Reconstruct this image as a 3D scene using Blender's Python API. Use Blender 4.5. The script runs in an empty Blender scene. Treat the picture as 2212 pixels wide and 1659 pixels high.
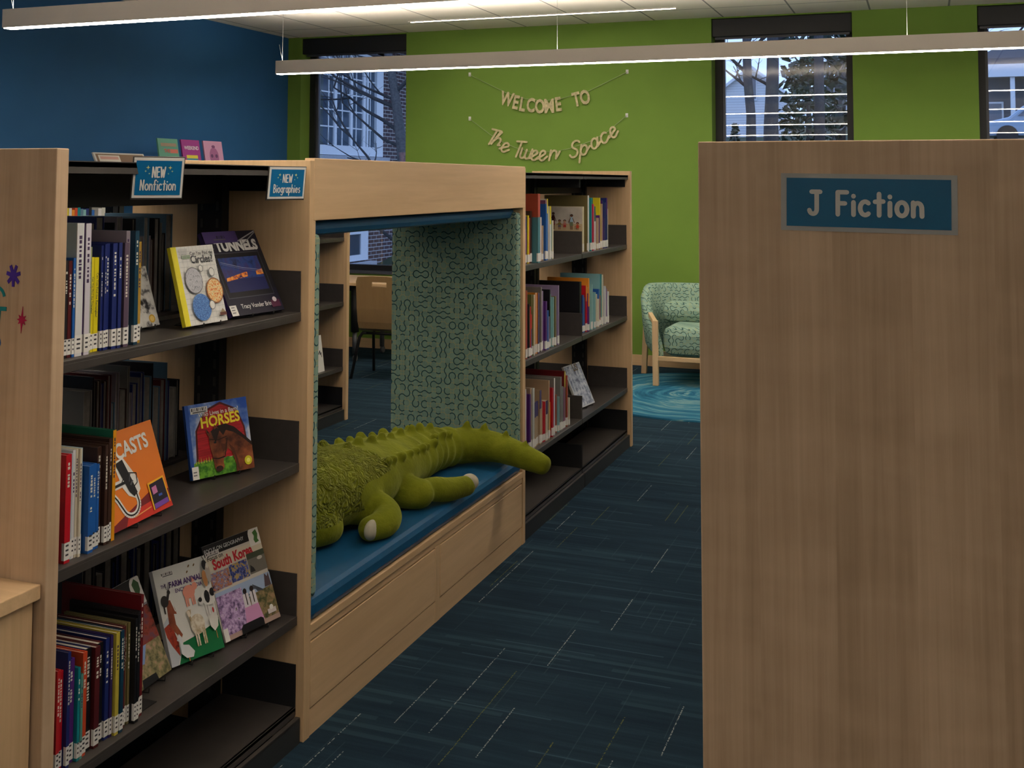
import bpy, math, random
from mathutils import Vector, Matrix
R = random.Random(7)
pi = math.pi
SC = bpy.context.scene
COL = SC.collection

# ------------------------------------------------------------------ camera, world, exposure
F_PX, CX, CY = 2456.5, 1011.5, 239.2          # focal length and principal point in the 2212x1659 frame
YAW, PITCH, ROLL = 0.38063, 0.06175, 0.00419
fw = Vector((-math.sin(YAW)*math.cos(PITCH), math.cos(YAW)*math.cos(PITCH), math.sin(PITCH)))
rt0 = Vector((math.cos(YAW), math.sin(YAW), 0)); up0 = rt0.cross(fw)
rt = rt0*math.cos(ROLL) + up0*math.sin(ROLL); up = up0*math.cos(ROLL) - rt0*math.sin(ROLL)
cd = bpy.data.cameras.new('camera'); cam = bpy.data.objects.new('camera', cd); COL.objects.link(cam)
m = Matrix.Identity(4)
for i in range(3):
    m[i][0] = rt[i]; m[i][1] = up[i]; m[i][2] = -fw[i]
m[0][3], m[1][3], m[2][3] = 0, 0, 1.48
cam.matrix_world = m
cd.sensor_fit = 'HORIZONTAL'; cd.sensor_width = 36; cd.lens = F_PX/2212*36
cd.shift_x = (1106 - CX)/2212; cd.shift_y = (CY - 829.5)/2212
cd.clip_start = .05; cd.clip_end = 300
SC.camera = cam
SC.view_settings.view_transform = 'Standard'; SC.view_settings.look = 'None'
SC.view_settings.gamma = 1; SC.view_settings.exposure = 0.0
SC.view_settings.use_curve_mapping = False
W = bpy.data.worlds.new('world'); SC.world = W; W.use_nodes = True
bg = W.node_tree.nodes['Background']
bg.inputs[0].default_value = (.36, .50, .84, 1); bg.inputs[1].default_value = 2.5    # dusk sky, cloudy blue
LAMP, UPFILL = 34.0, 44.0      # radiance of the pendant diffusers and of the upward fill strips added on top
LAMP_COL = (1, .89, .76)

# ------------------------------------------------------------------ helpers: materials
def srgb(r, g, b):
    f = lambda c: (c/255/12.92 if c/255 <= .04045 else ((c/255+.055)/1.055)**2.4)
    return (f(r), f(g), f(b))
MATS = {}
class NT:
    def __init__(s, name):
        s.m = bpy.data.materials.new(name); s.m.use_nodes = True; s.t = s.m.node_tree
        s.b = s.t.nodes['Principled BSDF']
    def n(s, typ, **k):
        x = s.t.nodes.new(typ)
        for a, v in k.items(): setattr(x, a, v)
        return x
    def l(s, a, b): s.t.links.new(a, b)
    def put(s, inp, v):
        if hasattr(v, 'links'): s.l(v, inp)
        else: inp.default_value = v
    def M(s, op, a, b=0.0, c=0.0):
        x = s.n('ShaderNodeMath', operation=op)
        for i, v in enumerate((a, b, c)): s.put(x.inputs[i], v)
        return x.outputs[0]
    def xyz(s, kind='Object'):
        t = s.n('ShaderNodeTexCoord'); p = s.n('ShaderNodeSeparateXYZ'); s.l(t.outputs[kind], p.inputs[0])
        return p.outputs[0], p.outputs[1], p.outputs[2]
    def vec(s, x, y=0.0, z=0.0):
        c = s.n('ShaderNodeCombineXYZ')
        for i, v in enumerate((x, y, z)): s.put(c.inputs[i], v)
        return c.outputs[0]
    def noise(s, v, scale=5, detail=2, rough=.5, dist=0):
        x = s.n('ShaderNodeTexNoise'); s.l(v, x.inputs['Vector'])
        x.inputs['Scale'].default_value = scale; x.inputs['Detail'].default_value = detail
        x.inputs['Roughness'].default_value = rough; x.inputs['Distortion'].default_value = dist
        return x.outputs[0]
    def wn(s, v):
        x = s.n('ShaderNodeTexWhiteNoise'); s.l(v, x.inputs['Vector']); return x.outputs[0]
    def ramp(s, f, stops):
        x = s.n('ShaderNodeValToRGB'); s.l(f, x.inputs[0]); e = x.color_ramp.elements
        while len(e) < len(stops): e.new(.5)
        for k, (p, c) in enumerate(stops): e[k].position = p; e[k].color = (*c, 1)
        return x.outputs[0]
    def mix(s, f, a, b):
        x = s.n('ShaderNodeMix', data_type='RGBA'); s.put(x.inputs[0], f)
        for i, v in ((6, a), (7, b)):
            if hasattr(v, 'links'): s.l(v, x.inputs[i])
            else: x.inputs[i].default_value = (*v[:3], 1)
        return x.outputs[2]
    def col(s, v): 
        if hasattr(v, 'links'): s.l(v, s.b.inputs['Base Color'])
        else: s.b.inputs['Base Color'].default_value = (*v, 1)
    def bump(s, h, strength=.2, dist=.002):
        x = s.n('ShaderNodeBump'); x.inputs['Strength'].default_value = strength; x.inputs['Distance'].default_value = dist
        s.l(h, x.inputs['Height']); s.l(x.outputs[0], s.b.inputs['Normal'])
    def rough(s, v, spec=.5):
        s.b.inputs['Roughness'].default_value = v; s.b.inputs['Specular IOR Level'].default_value = spec
def plain(name, c, rough=.55, spec=.4, grain=0.0, metal=0):
    """one colour with a faint procedural mottling"""
    if name in MATS: return MATS[name]
    k = NT(name); k.rough(rough, spec); k.b.inputs['Metallic'].default_value = metal
    if grain:
        x, y, z = k.xyz(); f = k.noise(k.vec(x, y, z), 40, 3)
        k.col(k.ramp(f, [(.3, tuple(v*(1-grain) for v in c)), (.7, tuple(min(1, v*(1+grain)) for v in c))]))
    else: k.col(c)
    MATS[name] = k.m; return k.m
def P(r, g, b, rough=.5, spec=.35):
    return plain('paint_%d_%d_%d' % (r, g, b), srgb(r, g, b), rough, spec)
def emit(name, c, s):
    k = NT(name); k.b.inputs['Emission Color'].default_value = (*c, 1); k.b.inputs['Emission Strength'].default_value = s
    k.col((.8, .8, .8)); return k.m
def wood(name, axis, c1, c2, leaf=0.0, across=70, rough=.42):
    k = NT(name); k.rough(rough, .35); x, y, z = k.xyz()
    s = {'x': (2.5, across, across), 'y': (across, 2.5, across), 'z': (across, across, 2.5)}[axis]
    v = k.vec(k.M('MULTIPLY', x, s[0]), k.M('MULTIPLY', y, s[1]), k.M('MULTIPLY', z, s[2]))
    a = k.noise(v, 1, 4, .6, .4)
    s2 = [q*.12 for q in s]
    v2 = k.vec(k.M('MULTIPLY', x, s2[0]), k.M('MULTIPLY', y, s2[1]), k.M('MULTIPLY', z, s2[2]))
    b = k.noise(v2, 1, 3, .5, 1.2)
    f = k.M('ADD', k.M('MULTIPLY', a, .55), k.M('MULTIPLY', b, .45))
    if leaf:                                       # veneer leaves, each a little lighter or darker, with curly figure
        cell = k.M('FLOOR', k.M('DIVIDE', x, leaf))
        w = k.wn(k.vec(cell, 3.3, 1.1))
        f = k.M('ADD', f, k.M('MULTIPLY', k.M('SUBTRACT', w, .5), .14))
        curl = k.noise(k.vec(k.M('MULTIPLY', x, 5), y, k.M('ADD', k.M('MULTIPLY', z, 14), k.M('MULTIPLY', w, 20))), 1, 2, .5, .6)
        f = k.M('ADD', f, k.M('MULTIPLY', k.M('SUBTRACT', curl, .5), .34))
    k.col(k.ramp(f, [(.28, c2), (.5, tuple((p+q)/2 for p, q in zip(c1, c2))), (.72, c1)]))
    k.bump(a, .08, .001)
    return k.m
MAPLE = (.74, .515, .30); MAPLE2 = (.57, .38, .205)
m_wood_z = wood('maple_upright', 'z', MAPLE, MAPLE2)
m_wood_y = wood('maple_along', 'y', MAPLE, MAPLE2, across=45)
m_wood_x = wood('maple_across', 'x', MAPLE, MAPLE2)
m_panel_shaded = wood('maple_veneer_shaded', 'z', (.60, .43, .285), (.40, .275, .17), leaf=.105, across=110)  # maple darkened so the weaker light on near end panels sits in the colour
m_ply = wood('plywood', 'z', (.50, .33, .16), (.44, .285, .13), across=90)
m_metal = plain('shelf_metal', (.052, .045, .041), .42, .45, .08)
m_black = plain('black_metal', (.012, .012, .013), .5, .4)
m_dark = plain('dark_lip', (.03, .032, .034), .45, .4)
m_hous = plain('light_housing', (.62, .58, .54), .5, .4)
m_cable = plain('cable_grey', (.35, .35, .34), .4, .4)
m_white = plain('white_card', (.78, .77, .74), .6, .3)
m_page = plain('book_pages', (.62, .57, .48), .9, .1, .1)
m_page_shaded = plain('shaded_pages', (.20, .185, .165), .9, .1, .2)  # page colour darkened to paint in the shade at the back of the shelves
m_glow = emit('diffuser_glow', LAMP_COL, LAMP)
m_upfill = emit('added_uplight_glow', LAMP_COL, UPFILL)
m_alu = plain('window_frame_black', (.012, .013, .016), .45, .4)
m_alu2 = plain('window_frame_grey', (.055, .06, .08), .4, .5)

def m_carpet():
    k = NT('carpet'); k.rough(.95, .1); x, y, z = k.xyz()
    big = k.noise(k.vec(k.M('MULTIPLY', x, 1.1), k.M('MULTIPLY', y, 14)), 1, 3, .6)
    fin = k.noise(k.vec(k.M('MULTIPLY', x, 3), k.M('MULTIPLY', y, 70)), 1, 3, .65)
    tuft = k.noise(k.vec(x, y, z), 420, 2, .7)
    f = k.M('ADD', k.M('ADD', k.M('MULTIPLY', big, .48), k.M('MULTIPLY', fin, .28)), k.M('MULTIPLY', tuft, .24))
    c = k.ramp(f, [(.36, (.009, .020, .036)), (.52, (.015, .035, .056)), (.66, (.030, .066, .092))])
    # square modules, each shifted a little in value
    mod = k.wn(k.vec(k.M('FLOOR', k.M('DIVIDE', x, .5)), k.M('FLOOR', k.M('DIVIDE', y, .5))))
    c = k.mix(k.M('MULTIPLY', mod, .22), c, (.009, .024, .04))
    def dashes(u, v, pitch, length, seed, keep, wide):      # lines running along v
        row = k.M('FLOOR', k.M('DIVIDE', u, pitch)); rr = k.wn(k.vec(row, seed))
        cell = k.M('FLOOR', k.M('ADD', k.M('DIVIDE', v, length), k.M('MULTIPLY', rr, 7)))
        on = k.M('GREATER_THAN', k.wn(k.vec(row, cell, seed)), keep)
        thin = k.M('LESS_THAN', k.M('FRACT', k.M('DIVIDE', u, pitch)), wide)
        return k.M('MULTIPLY', on, thin)
    brk = k.M('GREATER_THAN', k.noise(k.vec(x, y), 150, 2), .49)
    c = k.mix(k.M('MULTIPLY', dashes(y, x, .023, .33, 2.2, .93, .28), .6), c, (.045, .090, .12))
    c = k.mix(k.M('MULTIPLY', dashes(y, x, .05, .5, 5.1, .84, .45), .35), c, (.040, .085, .11))
    c = k.mix(k.M('MULTIPLY', dashes(x, y, .021, .22, 3.7, .90, .14), .35), c, (.05, .09, .11))
    c = k.mix(k.M('MULTIPLY', k.M('MULTIPLY', dashes(x, y, .055, .30, 8.3, .935, .058), brk), .9), c, (.36, .37, .34))
    c = k.mix(k.M('MULTIPLY', k.M('MULTIPLY', dashes(x, y, .047, .3, 11.9, .945, .075), brk), .8), c, (.16, .16, .035))
    k.col(c); k.bump(tuft, .5, .003); return k.m
def m_truchet(name, cell, bgc, bgc2, dark, tan, uv=False):
    """upholstery: quarter-circle arcs joined at random, some teal, some tan"""
    k = NT(name); k.rough(.85, .2)
    if uv: 
        t = k.n('ShaderNodeTexCoord'); p = k.n('ShaderNodeSeparateXYZ'); k.l(t.outputs['UV'], p.inputs[0]); u, v = p.outputs[0], p.outputs[1]
    else:
        x, y, z = k.xyz(); u, v = k.M('ADD', x, y), z
    u, v = k.M('DIVIDE', k.M('ADD', u, v), cell*1.4142), k.M('DIVIDE', k.M('SUBTRACT', u, v), cell*1.4142)
    fu, fv = k.M('FLOOR', u), k.M('FLOOR', v)
    a, b = k.M('SUBTRACT', u, fu), k.M('SUBTRACT', v, fv)
    flip = k.M('GREATER_THAN', k.wn(k.vec(fu, fv, .5)), .5)
    base = k.ramp(k.noise(k.vec(u, v), .8, 3), [(.35, bgc2), (.65, bgc)])
    def ring(p, q, w):                     # line along the circle of radius half a cell round one corner
        p2 = k.M('SUBTRACT', 1.0, a) if p else a; q2 = k.M('SUBTRACT', 1.0, b) if q else b
        d = k.M('SQRT', k.M('ADD', k.M('MULTIPLY', p2, p2), k.M('MULTIPLY', q2, q2)))
        return k.M('LESS_THAN', k.M('ABSOLUTE', k.M('SUBTRACT', d, .5)), w)
    c = base
    for p, q in ((0, 0), (1, 0), (0, 1), (1, 1)): c = k.mix(k.M('MULTIPLY', ring(p, q, .042), .8), c, tan)
    for (p, q), sd in (((0, 0), 7.7), ((1, 1), 9.1), ((1, 0), 4.3), ((0, 1), 2.9)):
        on = k.M('GREATER_THAN', k.wn(k.vec(fu, fv, sd)), .30)
        pick = k.M('SUBTRACT', 1.0, flip) if p == q else flip
        c = k.mix(k.M('MULTIPLY', k.M('MULTIPLY', ring(p, q, .07), pick), on), c, dark)
    k.col(c); return k.m
m_floor = m_carpet()
FAB = ((.235, .36, .295), (.19, .30, .25), (.022, .075, .085), (.40, .37, .20))
m_fabric = m_truchet('curl_fabric', .0295, *FAB)
m_fabric_uv = m_truchet('curl_fabric_chair', .034, (.42, .60, .48), (.36, .54, .45), (.05, .13, .12), (.45, .52, .30), True)
def wallpaint(name, c):
    k = NT(name); k.rough(.7, .25); x, y, z = k.xyz(); f = k.noise(k.vec(x, y, z), 3, 3)
    k.col(k.ramp(f, [(.3, tuple(v*.96 for v in c)), (.7, tuple(v*1.04 for v in c))]))
    k.bump(k.noise(k.vec(x, y, z), 180, 2), .06, .001); return k.m
m_green = wallpaint('green_paint', (.155, .270, .042))
m_blue = wallpaint('blue_paint', (.022, .107, .27))
m_grey = wallpaint('grey_paint', (.33, .32, .30))
def m_ceiling():
    k = NT('ceiling_tile'); k.rough(.9, .1); x, y, z = k.xyz()
    X = k.M('FRACT', k.M('DIVIDE', k.M('ADD', x, 3.41), .555)); Y = k.M('FRACT', k.M('DIVIDE', k.M('ADD', y, -.33), 1.11))
    lx = k.M('LESS_THAN', k.M('ABSOLUTE', k.M('SUBTRACT', X, .5)), .012)
    ly = k.M('LESS_THAN', k.M('ABSOLUTE', k.M('SUBTRACT', Y, .5)), .006)
    ln = k.M('MAXIMUM', lx, ly)
    f = k.noise(k.vec(x, y, z), 160, 3, .7)
    base = k.ramp(f, [(.3, (.80, .75, .68)), (.7, (.86, .81, .73))])
    k.col(k.mix(ln, base, (.30, .29, .28))); k.bump(k.M('SUBTRACT', f, ln), .25, .004); return k.m

# ------------------------------------------------------------------ helpers: meshes
class MB:
    """collects boxes, prisms, tubes and discs for one mesh"""
    def __init__(s): s.v = []; s.f = []; s.mi = []; s.uv = None; s.mats = []; s.smooth = []
    def mat(s, m):
        if m not in s.mats: s.mats.append(m)
        return s.mats.index(m)
    def face(s, idx, m, sm=False): s.f.append(tuple(idx)); s.mi.append(s.mat(m)); s.smooth.append(sm)
    def poly(s, pts, m, sm=False):
        b = len(s.v); s.v += [tuple(p) for p in pts]; s.face(range(b, b+len(pts)), m, sm)
    def box(s, x0, x1, y0, y1, z0, z1, m):
        b = len(s.v)
        s.v += [(x, y, z) for z in (z0, z1) for y in (y0, y1) for x in (x0, x1)]
        for q in ((0, 2, 3, 1), (4, 5, 7, 6), (0, 1, 5, 4), (2, 6, 7, 3), (0, 4, 6, 2), (1, 3, 7, 5)):
            s.face([b+i for i in q], m)
        return s
    def prism(s, pts, m, ext):
        """closed polygon pts (3D) extruded by vector ext"""
        n = len(pts); b = len(s.v); e = Vector(ext)
        s.v += [tuple(p) for p in pts] + [tuple(Vector(p)+e) for p in pts]
        s.face(list(range(b, b+n))[::-1], m); s.face(range(b+n, b+2*n), m)
        for i in range(n):
            j = (i+1) % n; s.face((b+i, b+j, b+n+j, b+n+i), m)
        return s
    def tube(s, path, r, m, n=8, cap=True):
        path = [Vector(p) for p in path]; rr = r if isinstance(r, (list, tuple)) else [r]*len(path)
        b = len(s.v); N = len(path); prev = None
        for i, p in enumerate(path):
            d = (path[min(i+1, N-1)]-path[max(i-1, 0)]).normalized()
            if prev is None:
                a = Vector((0, 0, 1)) if abs(d.z) < .9 else Vector((1, 0, 0)); u = d.cross(a).normalized()
            else: u = (prev - d*prev.dot(d)).normalized()
            prev = u; w = d.cross(u); q = rr[i]; qa, qb = (q if isinstance(q, (tuple, list)) else (q, q))
            for k in range(n):
                t = 2*pi*k/n; s.v.append(tuple(p + u*math.cos(t)*qa + w*math.sin(t)*qb))
        for i in range(N-1):
            for k in range(n):
                k2 = (k+1) % n
                s.face((b+i*n+k, b+i*n+k2, b+(i+1)*n+k2, b+(i+1)*n+k), m, True)
        if cap:
            s.face([b+k for k in range(n)][::-1], m); s.face([b+(N-1)*n+k for k in range(n)], m)
        return s
    def ball(s, c, r, m, nu=10, nv=7):
        rx, ry, rz = r if isinstance(r, (tuple, list)) else (r, r, r); b = len(s.v)
        for j in range(nv+1):
            ph = -pi/2 + pi*j/nv
            for i in range(nu):
                t = 2*pi*i/nu
                s.v.append((c[0]+rx*math.cos(ph)*math.cos(t), c[1]+ry*math.cos(ph)*math.sin(t), c[2]+rz*math.sin(ph)))
        for j in range(nv):
            for i in range(nu):
                i2 = (i+1) % nu; s.face((b+j*nu+i, b+j*nu+i2, b+(j+1)*nu+i2, b+(j+1)*nu+i), m, True)
        return s
    def mesh(s, name, off=(0, 0, 0)):
        me = bpy.data.meshes.new(name)
        me.from_pydata([(a-off[0], b-off[1], c-off[2]) for a, b, c in s.v], [], s.f)
        for m in s.mats: me.materials.append(m)
        me.polygons.foreach_set('material_index', s.mi); me.polygons.foreach_set('use_smooth', s.smooth)
        me.update(); return me
def wpos(o):
    p = Vector((0, 0, 0))
    while o: p += o.location; o = o.parent
    return p
def obj(name, mb, parent=None, bevel=0, origin=None, local=False, label=None):
    """one mesh object; vertices are in world coordinates unless local"""
    off = Vector((0, 0, 0)) if local else (wpos(parent) if parent else Vector(origin or (0, 0, 0)))
    o = bpy.data.objects.new(name, mb.mesh(name, off)); COL.objects.link(o)
    if parent: o.parent = parent
    elif origin: o.location = origin
    if bevel:
        bm = o.modifiers.new('edge', 'BEVEL'); bm.width = bevel; bm.segments = 2; bm.limit_method = 'ANGLE'
    if label: o['label'] = label
    return o
def tag(o, label, cat, group=None, kind=None):
    o['label'] = label; o['category'] = cat
    if group: o['group'] = group
    if kind: o['kind'] = kind
    return o
def thing(name, label, cat, loc, rz=0, group=None):
    o = bpy.data.objects.new(name, None); COL.objects.link(o); o.location = loc; o.rotation_euler = (0, 0, rz)
    o.empty_display_size = .05
    return tag(o, label, cat, group)
def struct(name, mb, bevel=0, parent=None):
    o = obj(name, mb, parent, bevel)
    if not parent: o['kind'] = 'structure'
    return o
def B(m, *a): return MB().box(*a, m)

# flat lettering ---------------------------------------------------
def text_polys(body, size, bold=0.0, xs=1.0, cache={}):
    """outline of built-in lettering, as 2D verts and faces; centred"""
    key = (body, bold)
    if key not in cache:
        c = bpy.data.curves.new('lettering', 'FONT'); c.body = body; c.size = 1; c.offset = bold; c.resolution_u = 3
        c.align_x = 'CENTER'; c.align_y = 'CENTER'
        o = bpy.data.objects.new('lettering', c); COL.objects.link(o)
        dg = bpy.context.evaluated_depsgraph_get(); me = bpy.data.meshes.new_from_object(o.evaluated_get(dg))
        cache[key] = ([(v.co.x, v.co.y) for v in me.vertices], [tuple(p.vertices) for p in me.polygons])
        bpy.data.objects.remove(o); bpy.data.curves.remove(c); bpy.data.meshes.remove(me)
    v, f = cache[key]
    return [(x*size*xs, y*size) for x, y in v], f
def arc(cx, cy, rx, ry, a0, a1, n=10):
    return [(cx+rx*math.cos(math.radians(a0+(a1-a0)*i/n)), cy+ry*math.sin(math.radians(a0+(a1-a0)*i/n))) for i in range(n+1)]
G = {  # hand-drawn letter strokes: width, list of polylines (cap height 1)
 'N': (.58, [[(0, 0), (.02, 1), (.5, 0), (.54, 1)]]),
 'E': (.46, [[(.44, 1), (0, .98), (.02, 0), (.46, .02)], [(.02, .52), (.38, .54)]]),
 'W': (.74, [[(0, 1), (.16, 0), (.36, .75), (.54, 0), (.74, 1)]]),
 'B': (.46, [[(0, 0), (0, 1)], [(0, 1)]+arc(.08, .76, .3, .24, 90, -90)+[(0, .52)], [(0, .52)]+arc(.1, .26, .36, .26, 90, -90)+[(0, 0)]]),
 'J': (.55, [[(.12, 1), (.56, 1)], [(.38, 1)]+arc(.19, .2, .19, .2, 0, -170)]),
 'F': (.46, [[(.46, 1), (0, 1), (0, 0)], [(0, .5), (.36, .5)]]),
 'o': (.5, [arc(.25, .3, .25, .3, 0, 360, 16)]),
 'n': (.42, [[(0, 0), (0, .6)], [(0, .3)]+arc(.21, .36, .2, .22, 170, 0)+[(.42, 0)]]),
 'f': (.36, [[(.14, 0), (.14, .8)]+arc(.3, .8, .16, .2, 180, 50), [(0, .55), (.34, .57)]]),
 'i': (.06, [[(.03, 0), (.03, .56)], [(.03, .82), (.03, .84)]]),
 'c': (.44, [arc(.25, .3, .25, .3, 50, 310, 14)]),
 't': (.4, [[(.2, .95), (.2, 0)], [(0, .6), (.4, .62)]]),
 'g': (.48, [arc(.22, .32, .22, .28, 0, 360, 14), [(.45, .6), (.45, -.1)]+arc(.24, -.12, .21, .2, 0, -150)]),
 'r': (.3, [[(0, 0), (0, .6)], [(0, .35)]+arc(.2, .38, .19, .2, 170, 50)]),
 'a': (.46, [arc(.22, .3, .22, .3, 0, 360, 14), [(.45, .6), (.45, 0)]]),
 'p': (.44, [[(0, .6), (0, -.35)], arc(.23, .3, .22, .29, 180, -180, 14)]),
 'h': (.42, [[(0, 0), (0, 1)], [(0, .3)]+arc(.21, .36, .2, .22, 170, 0)+[(.42, 0)]]),
 'e': (.48, [[(.02, .3), (.46, .34)]+arc(.24, .3, .23, .29, 10, 320, 14)]),
 's': (.36, [arc(.2, .45, .16, .14, 60, 250)+arc(.17, .15, .17, .15, 80, -140)]),
 'S': (.5, [arc(.28, .76, .24, .24, 40, 250)+arc(.24, .26, .24, .26, 80, -150)]),
 'T': (.6, [[(0, .96), (.62, 1)], [(.33, .98), (.27, 0)]]),
 'w': (.66, [[(0, .6)]+arc(.17, .2, .15, .2, 180, 360)+[(.32, .55)], [(.32, .55)]+arc(.48, .2, .15, .2, 180, 360)+[(.66, .62)]]),
 ' ': (.3, [])}
G2 = dict(G)       # joined script
G2['h'] = (.5, [[(0, 0), (.06, .98), (.16, .95), (0, .25)], [(0, .2)]+arc(.24, .36, .17, .2, 160, 0)+[(.4, .1), (.52, .16)]])
G2['e'] = (.5, [[(-.04, .1), (.4, .42)]+arc(.24, .42, .16, .18, 10, 180)+arc(.27, .26, .2, .26, 190, 330)+[(.56, .24)]])
G2['n'] = (.55, [[(0, 0), (.02, .6)], [(.02, .25)]+arc(.24, .38, .17, .2, 160, 0)+[(.42, .08), (.6, .5)]])
G2['a'] = (.55, [arc(.22, .3, .2, .3, 40, 400, 14), [(.43, .6), (.43, .08), (.6, .3)]])
G2['c'] = (.5, [arc(.25, .3, .22, .3, 50, 320, 12)+[(.56, .3)]])
G2['p'] = (.55, [[(.05, .62), (.05, -.42)], arc(.25, .3, .2, .29, 170, -150, 12)+[(.1, .05)], [(.42, .2), (.6, .5)]])
def stroke_polys(txt, h, w, gap=.18, glyphs=G, shear=0.0, xs=1.0, fit=0):
    """ribbon polygons for hand lettering, centred on (0, h/2)"""
    V, Fc = [], []; x = 0; widths = []
    for ch in txt: widths.append(x); x += (glyphs[ch][0]+gap)
    if fit: xs = fit/((x-gap)*h)
    tot = (x-gap)*h*xs
    for ch, x0 in zip(txt, widths):
        for pl in glyphs[ch][1]:
            pts = [Vector(((x0+px+shear*py)*h*xs-tot/2, py*h)) for px, py in pl]
            for i, p in enumerate(pts):
                b = len(V); V += [(p.x+w/2*math.cos(t*pi/4), p.y+w/2*math.sin(t*pi/4)) for t in range(8)]
                Fc.append(tuple(range(b, b+8)))
                if i+1 < len(pts) and (pts[i+1]-p).length > 1e-6:
                    d = (pts[i+1]-p).normalized(); nrm = Vector((-d.y, d.x))*w/2; b = len(V)
                    V += [tuple(p+nrm), tuple(p-nrm), tuple(pts[i+1]-nrm), tuple(pts[i+1]+nrm)]; Fc.append((b, b+1, b+2, b+3))
    return V, Fc
class Art:
    """flat print on a plane: (u,v) metres -> 3D by origin + u*U + v*V, each layer a hair further out along N"""
    def __init__(s, o, U, V, N, lift=.0006):
        s.mb = MB(); s.o, s.U, s.V, s.N = Vector(o), Vector(U), Vector(V), Vector(N); s.k = lift; s.step = .00018; s.clip = False
    def pt(s, u, v): return tuple(s.o+s.U*u+s.V*v+s.N*s.k)
    def layer(s): s.k += s.step; return s
    def poly(s, pts, m):
        s.layer()
        if s.clip: pts = [(min(1, max(0, u)), min(1, max(0, v))) for u, v in pts]
        s.mb.poly([s.pt(*p) for p in pts], m); return s
    def rect(s, u0, v0, u1, v1, m): return s.poly([(u0, v0), (u1, v0), (u1, v1), (u0, v1)], m)
    def disc(s, u, v, ru, rv, m, n=20, rot=0):
        c, q = math.cos(rot), math.sin(rot)
        return s.poly([(u+c*ru*math.cos(2*pi*i/n)-q*rv*math.sin(2*pi*i/n), v+q*ru*math.cos(2*pi*i/n)+c*rv*math.sin(2*pi*i/n)) for i in range(n)], m)
    def shape(s, V, Fc, u, v, m, rot=0):
        s.layer(); c, q = math.cos(rot), math.sin(rot)
        for f in Fc:
            b = len(s.mb.v); s.k += 3e-6
            for i in f:
                x, y = V[i]; p = (u+c*x-q*y, v+q*x+c*y)
                if s.clip: p = (min(1, max(0, p[0])), min(1, max(0, p[1])))
                s.mb.v.append(s.pt(*p))
            s.mb.face(range(b, b+len(f)), m)
        return s
    def line(s, pts, w, m):
        V, Fc = [], []
        pts = [Vector(p) for p in pts]
        for i in range(len(pts)-1):
            d = (pts[i+1]-pts[i]).normalized(); n = Vector((-d.y, d.x))*w/2; b = len(V)
            V += [tuple(pts[i]+n), tuple(pts[i]-n), tuple(pts[i+1]-n), tuple(pts[i+1]+n)]; Fc.append((b, b+1, b+2, b+3))
        return s.shape(V, Fc, 0, 0, m)
    def text(s, body, u, v, size, m, bold=0.0, xs=1.0, rot=0):
        return s.shape(*text_polys(body, size, bold, xs), u, v, m, rot)
def ordinal(n):
    return ['first', 'second', 'third', 'fourth', 'fifth', 'sixth', 'seventh', 'eighth', 'ninth', 'tenth', 'eleventh', 'twelfth', 'thirteenth',
            'fourteenth', 'fifteenth', 'sixteenth', 'seventeenth', 'eighteenth', 'nineteenth', 'twentieth', 'twenty-first', 'twenty-second',
            'twenty-third', 'twenty-fourth', 'twenty-fifth', 'twenty-sixth', 'twenty-seventh', 'twenty-eighth', 'twenty-ninth', 'thirtieth',
            'thirty-first', 'thirty-second', 'thirty-third', 'thirty-fourth', 'thirty-fifth', 'thirty-sixth'][n]

# ------------------------------------------------------------------ room shell
XL, XR, YF, YB, ZC = -5.466, 5.0, -4.0, 9.151, 2.80
WT = .30
struct('floor', B(m_floor, XL-.3, XR+.3, YF-.3, YB+.3, -.12, 0))
struct('ceiling', B(m_ceiling(), XL-.3, XR+.3, YF-.3, YB+.3, ZC, ZC+.12))
struct('wall_left', B(m_blue, XL-.25, XL, YF-.3, YB, 0, ZC))
struct('wall_right', B(m_grey, XR, XR+.25, YF-.3, YB+WT, 0, ZC))
struct('wall_front', B(m_grey, XL, XR, YF-.25, YF, 0, ZC))
WIN = [(-5.33, -4.258), (-1.563, -.490), (.389, 1.462)]
WZ0, WZ1 = .655, 2.79
mb = MB(); xs = [XL-.25]+[v for w in WIN for v in w]+[XR]
for i in range(0, len(xs), 2): mb.box(xs[i], xs[i+1], YB, YB+WT, 0, ZC, m_green)
for a, b in WIN:
    mb.box(a, b, YB, YB+WT, 0, WZ0, m_green); mb.box(a, b, YB, YB+WT, WZ1, ZC, m_green)
struct('wall_back', mb)
struct('baseboard_back', B(m_wood_x, XL, XR, YB-.015, YB-.001, 0, .085), .002)
struct('baseboard_left', B(m_wood_y, XL+.001, XL+.015, YF, YB-.016, 0, .085), .002)
kg = NT('window_glass'); nt = kg.t
tr = kg.n('ShaderNodeBsdfTransparent'); tr.inputs[0].default_value = (.93, .95, .97, 1)
gl = kg.n('ShaderNodeBsdfGlossy'); gl.inputs['Roughness'].default_value = .012
fr = kg.n('ShaderNodeFresnel'); fr.inputs[0].default_value = 1.9
ms = kg.n('ShaderNodeMixShader'); kg.l(fr.outputs[0], ms.inputs[0]); kg.l(tr.outputs[0], ms.inputs[1]); kg.l(gl.outputs[0], ms.inputs[2])
kg.l(ms.outputs[0], nt.nodes['Material Output'].inputs[0]); m_glass = kg.m
YG = YB+.20
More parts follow.
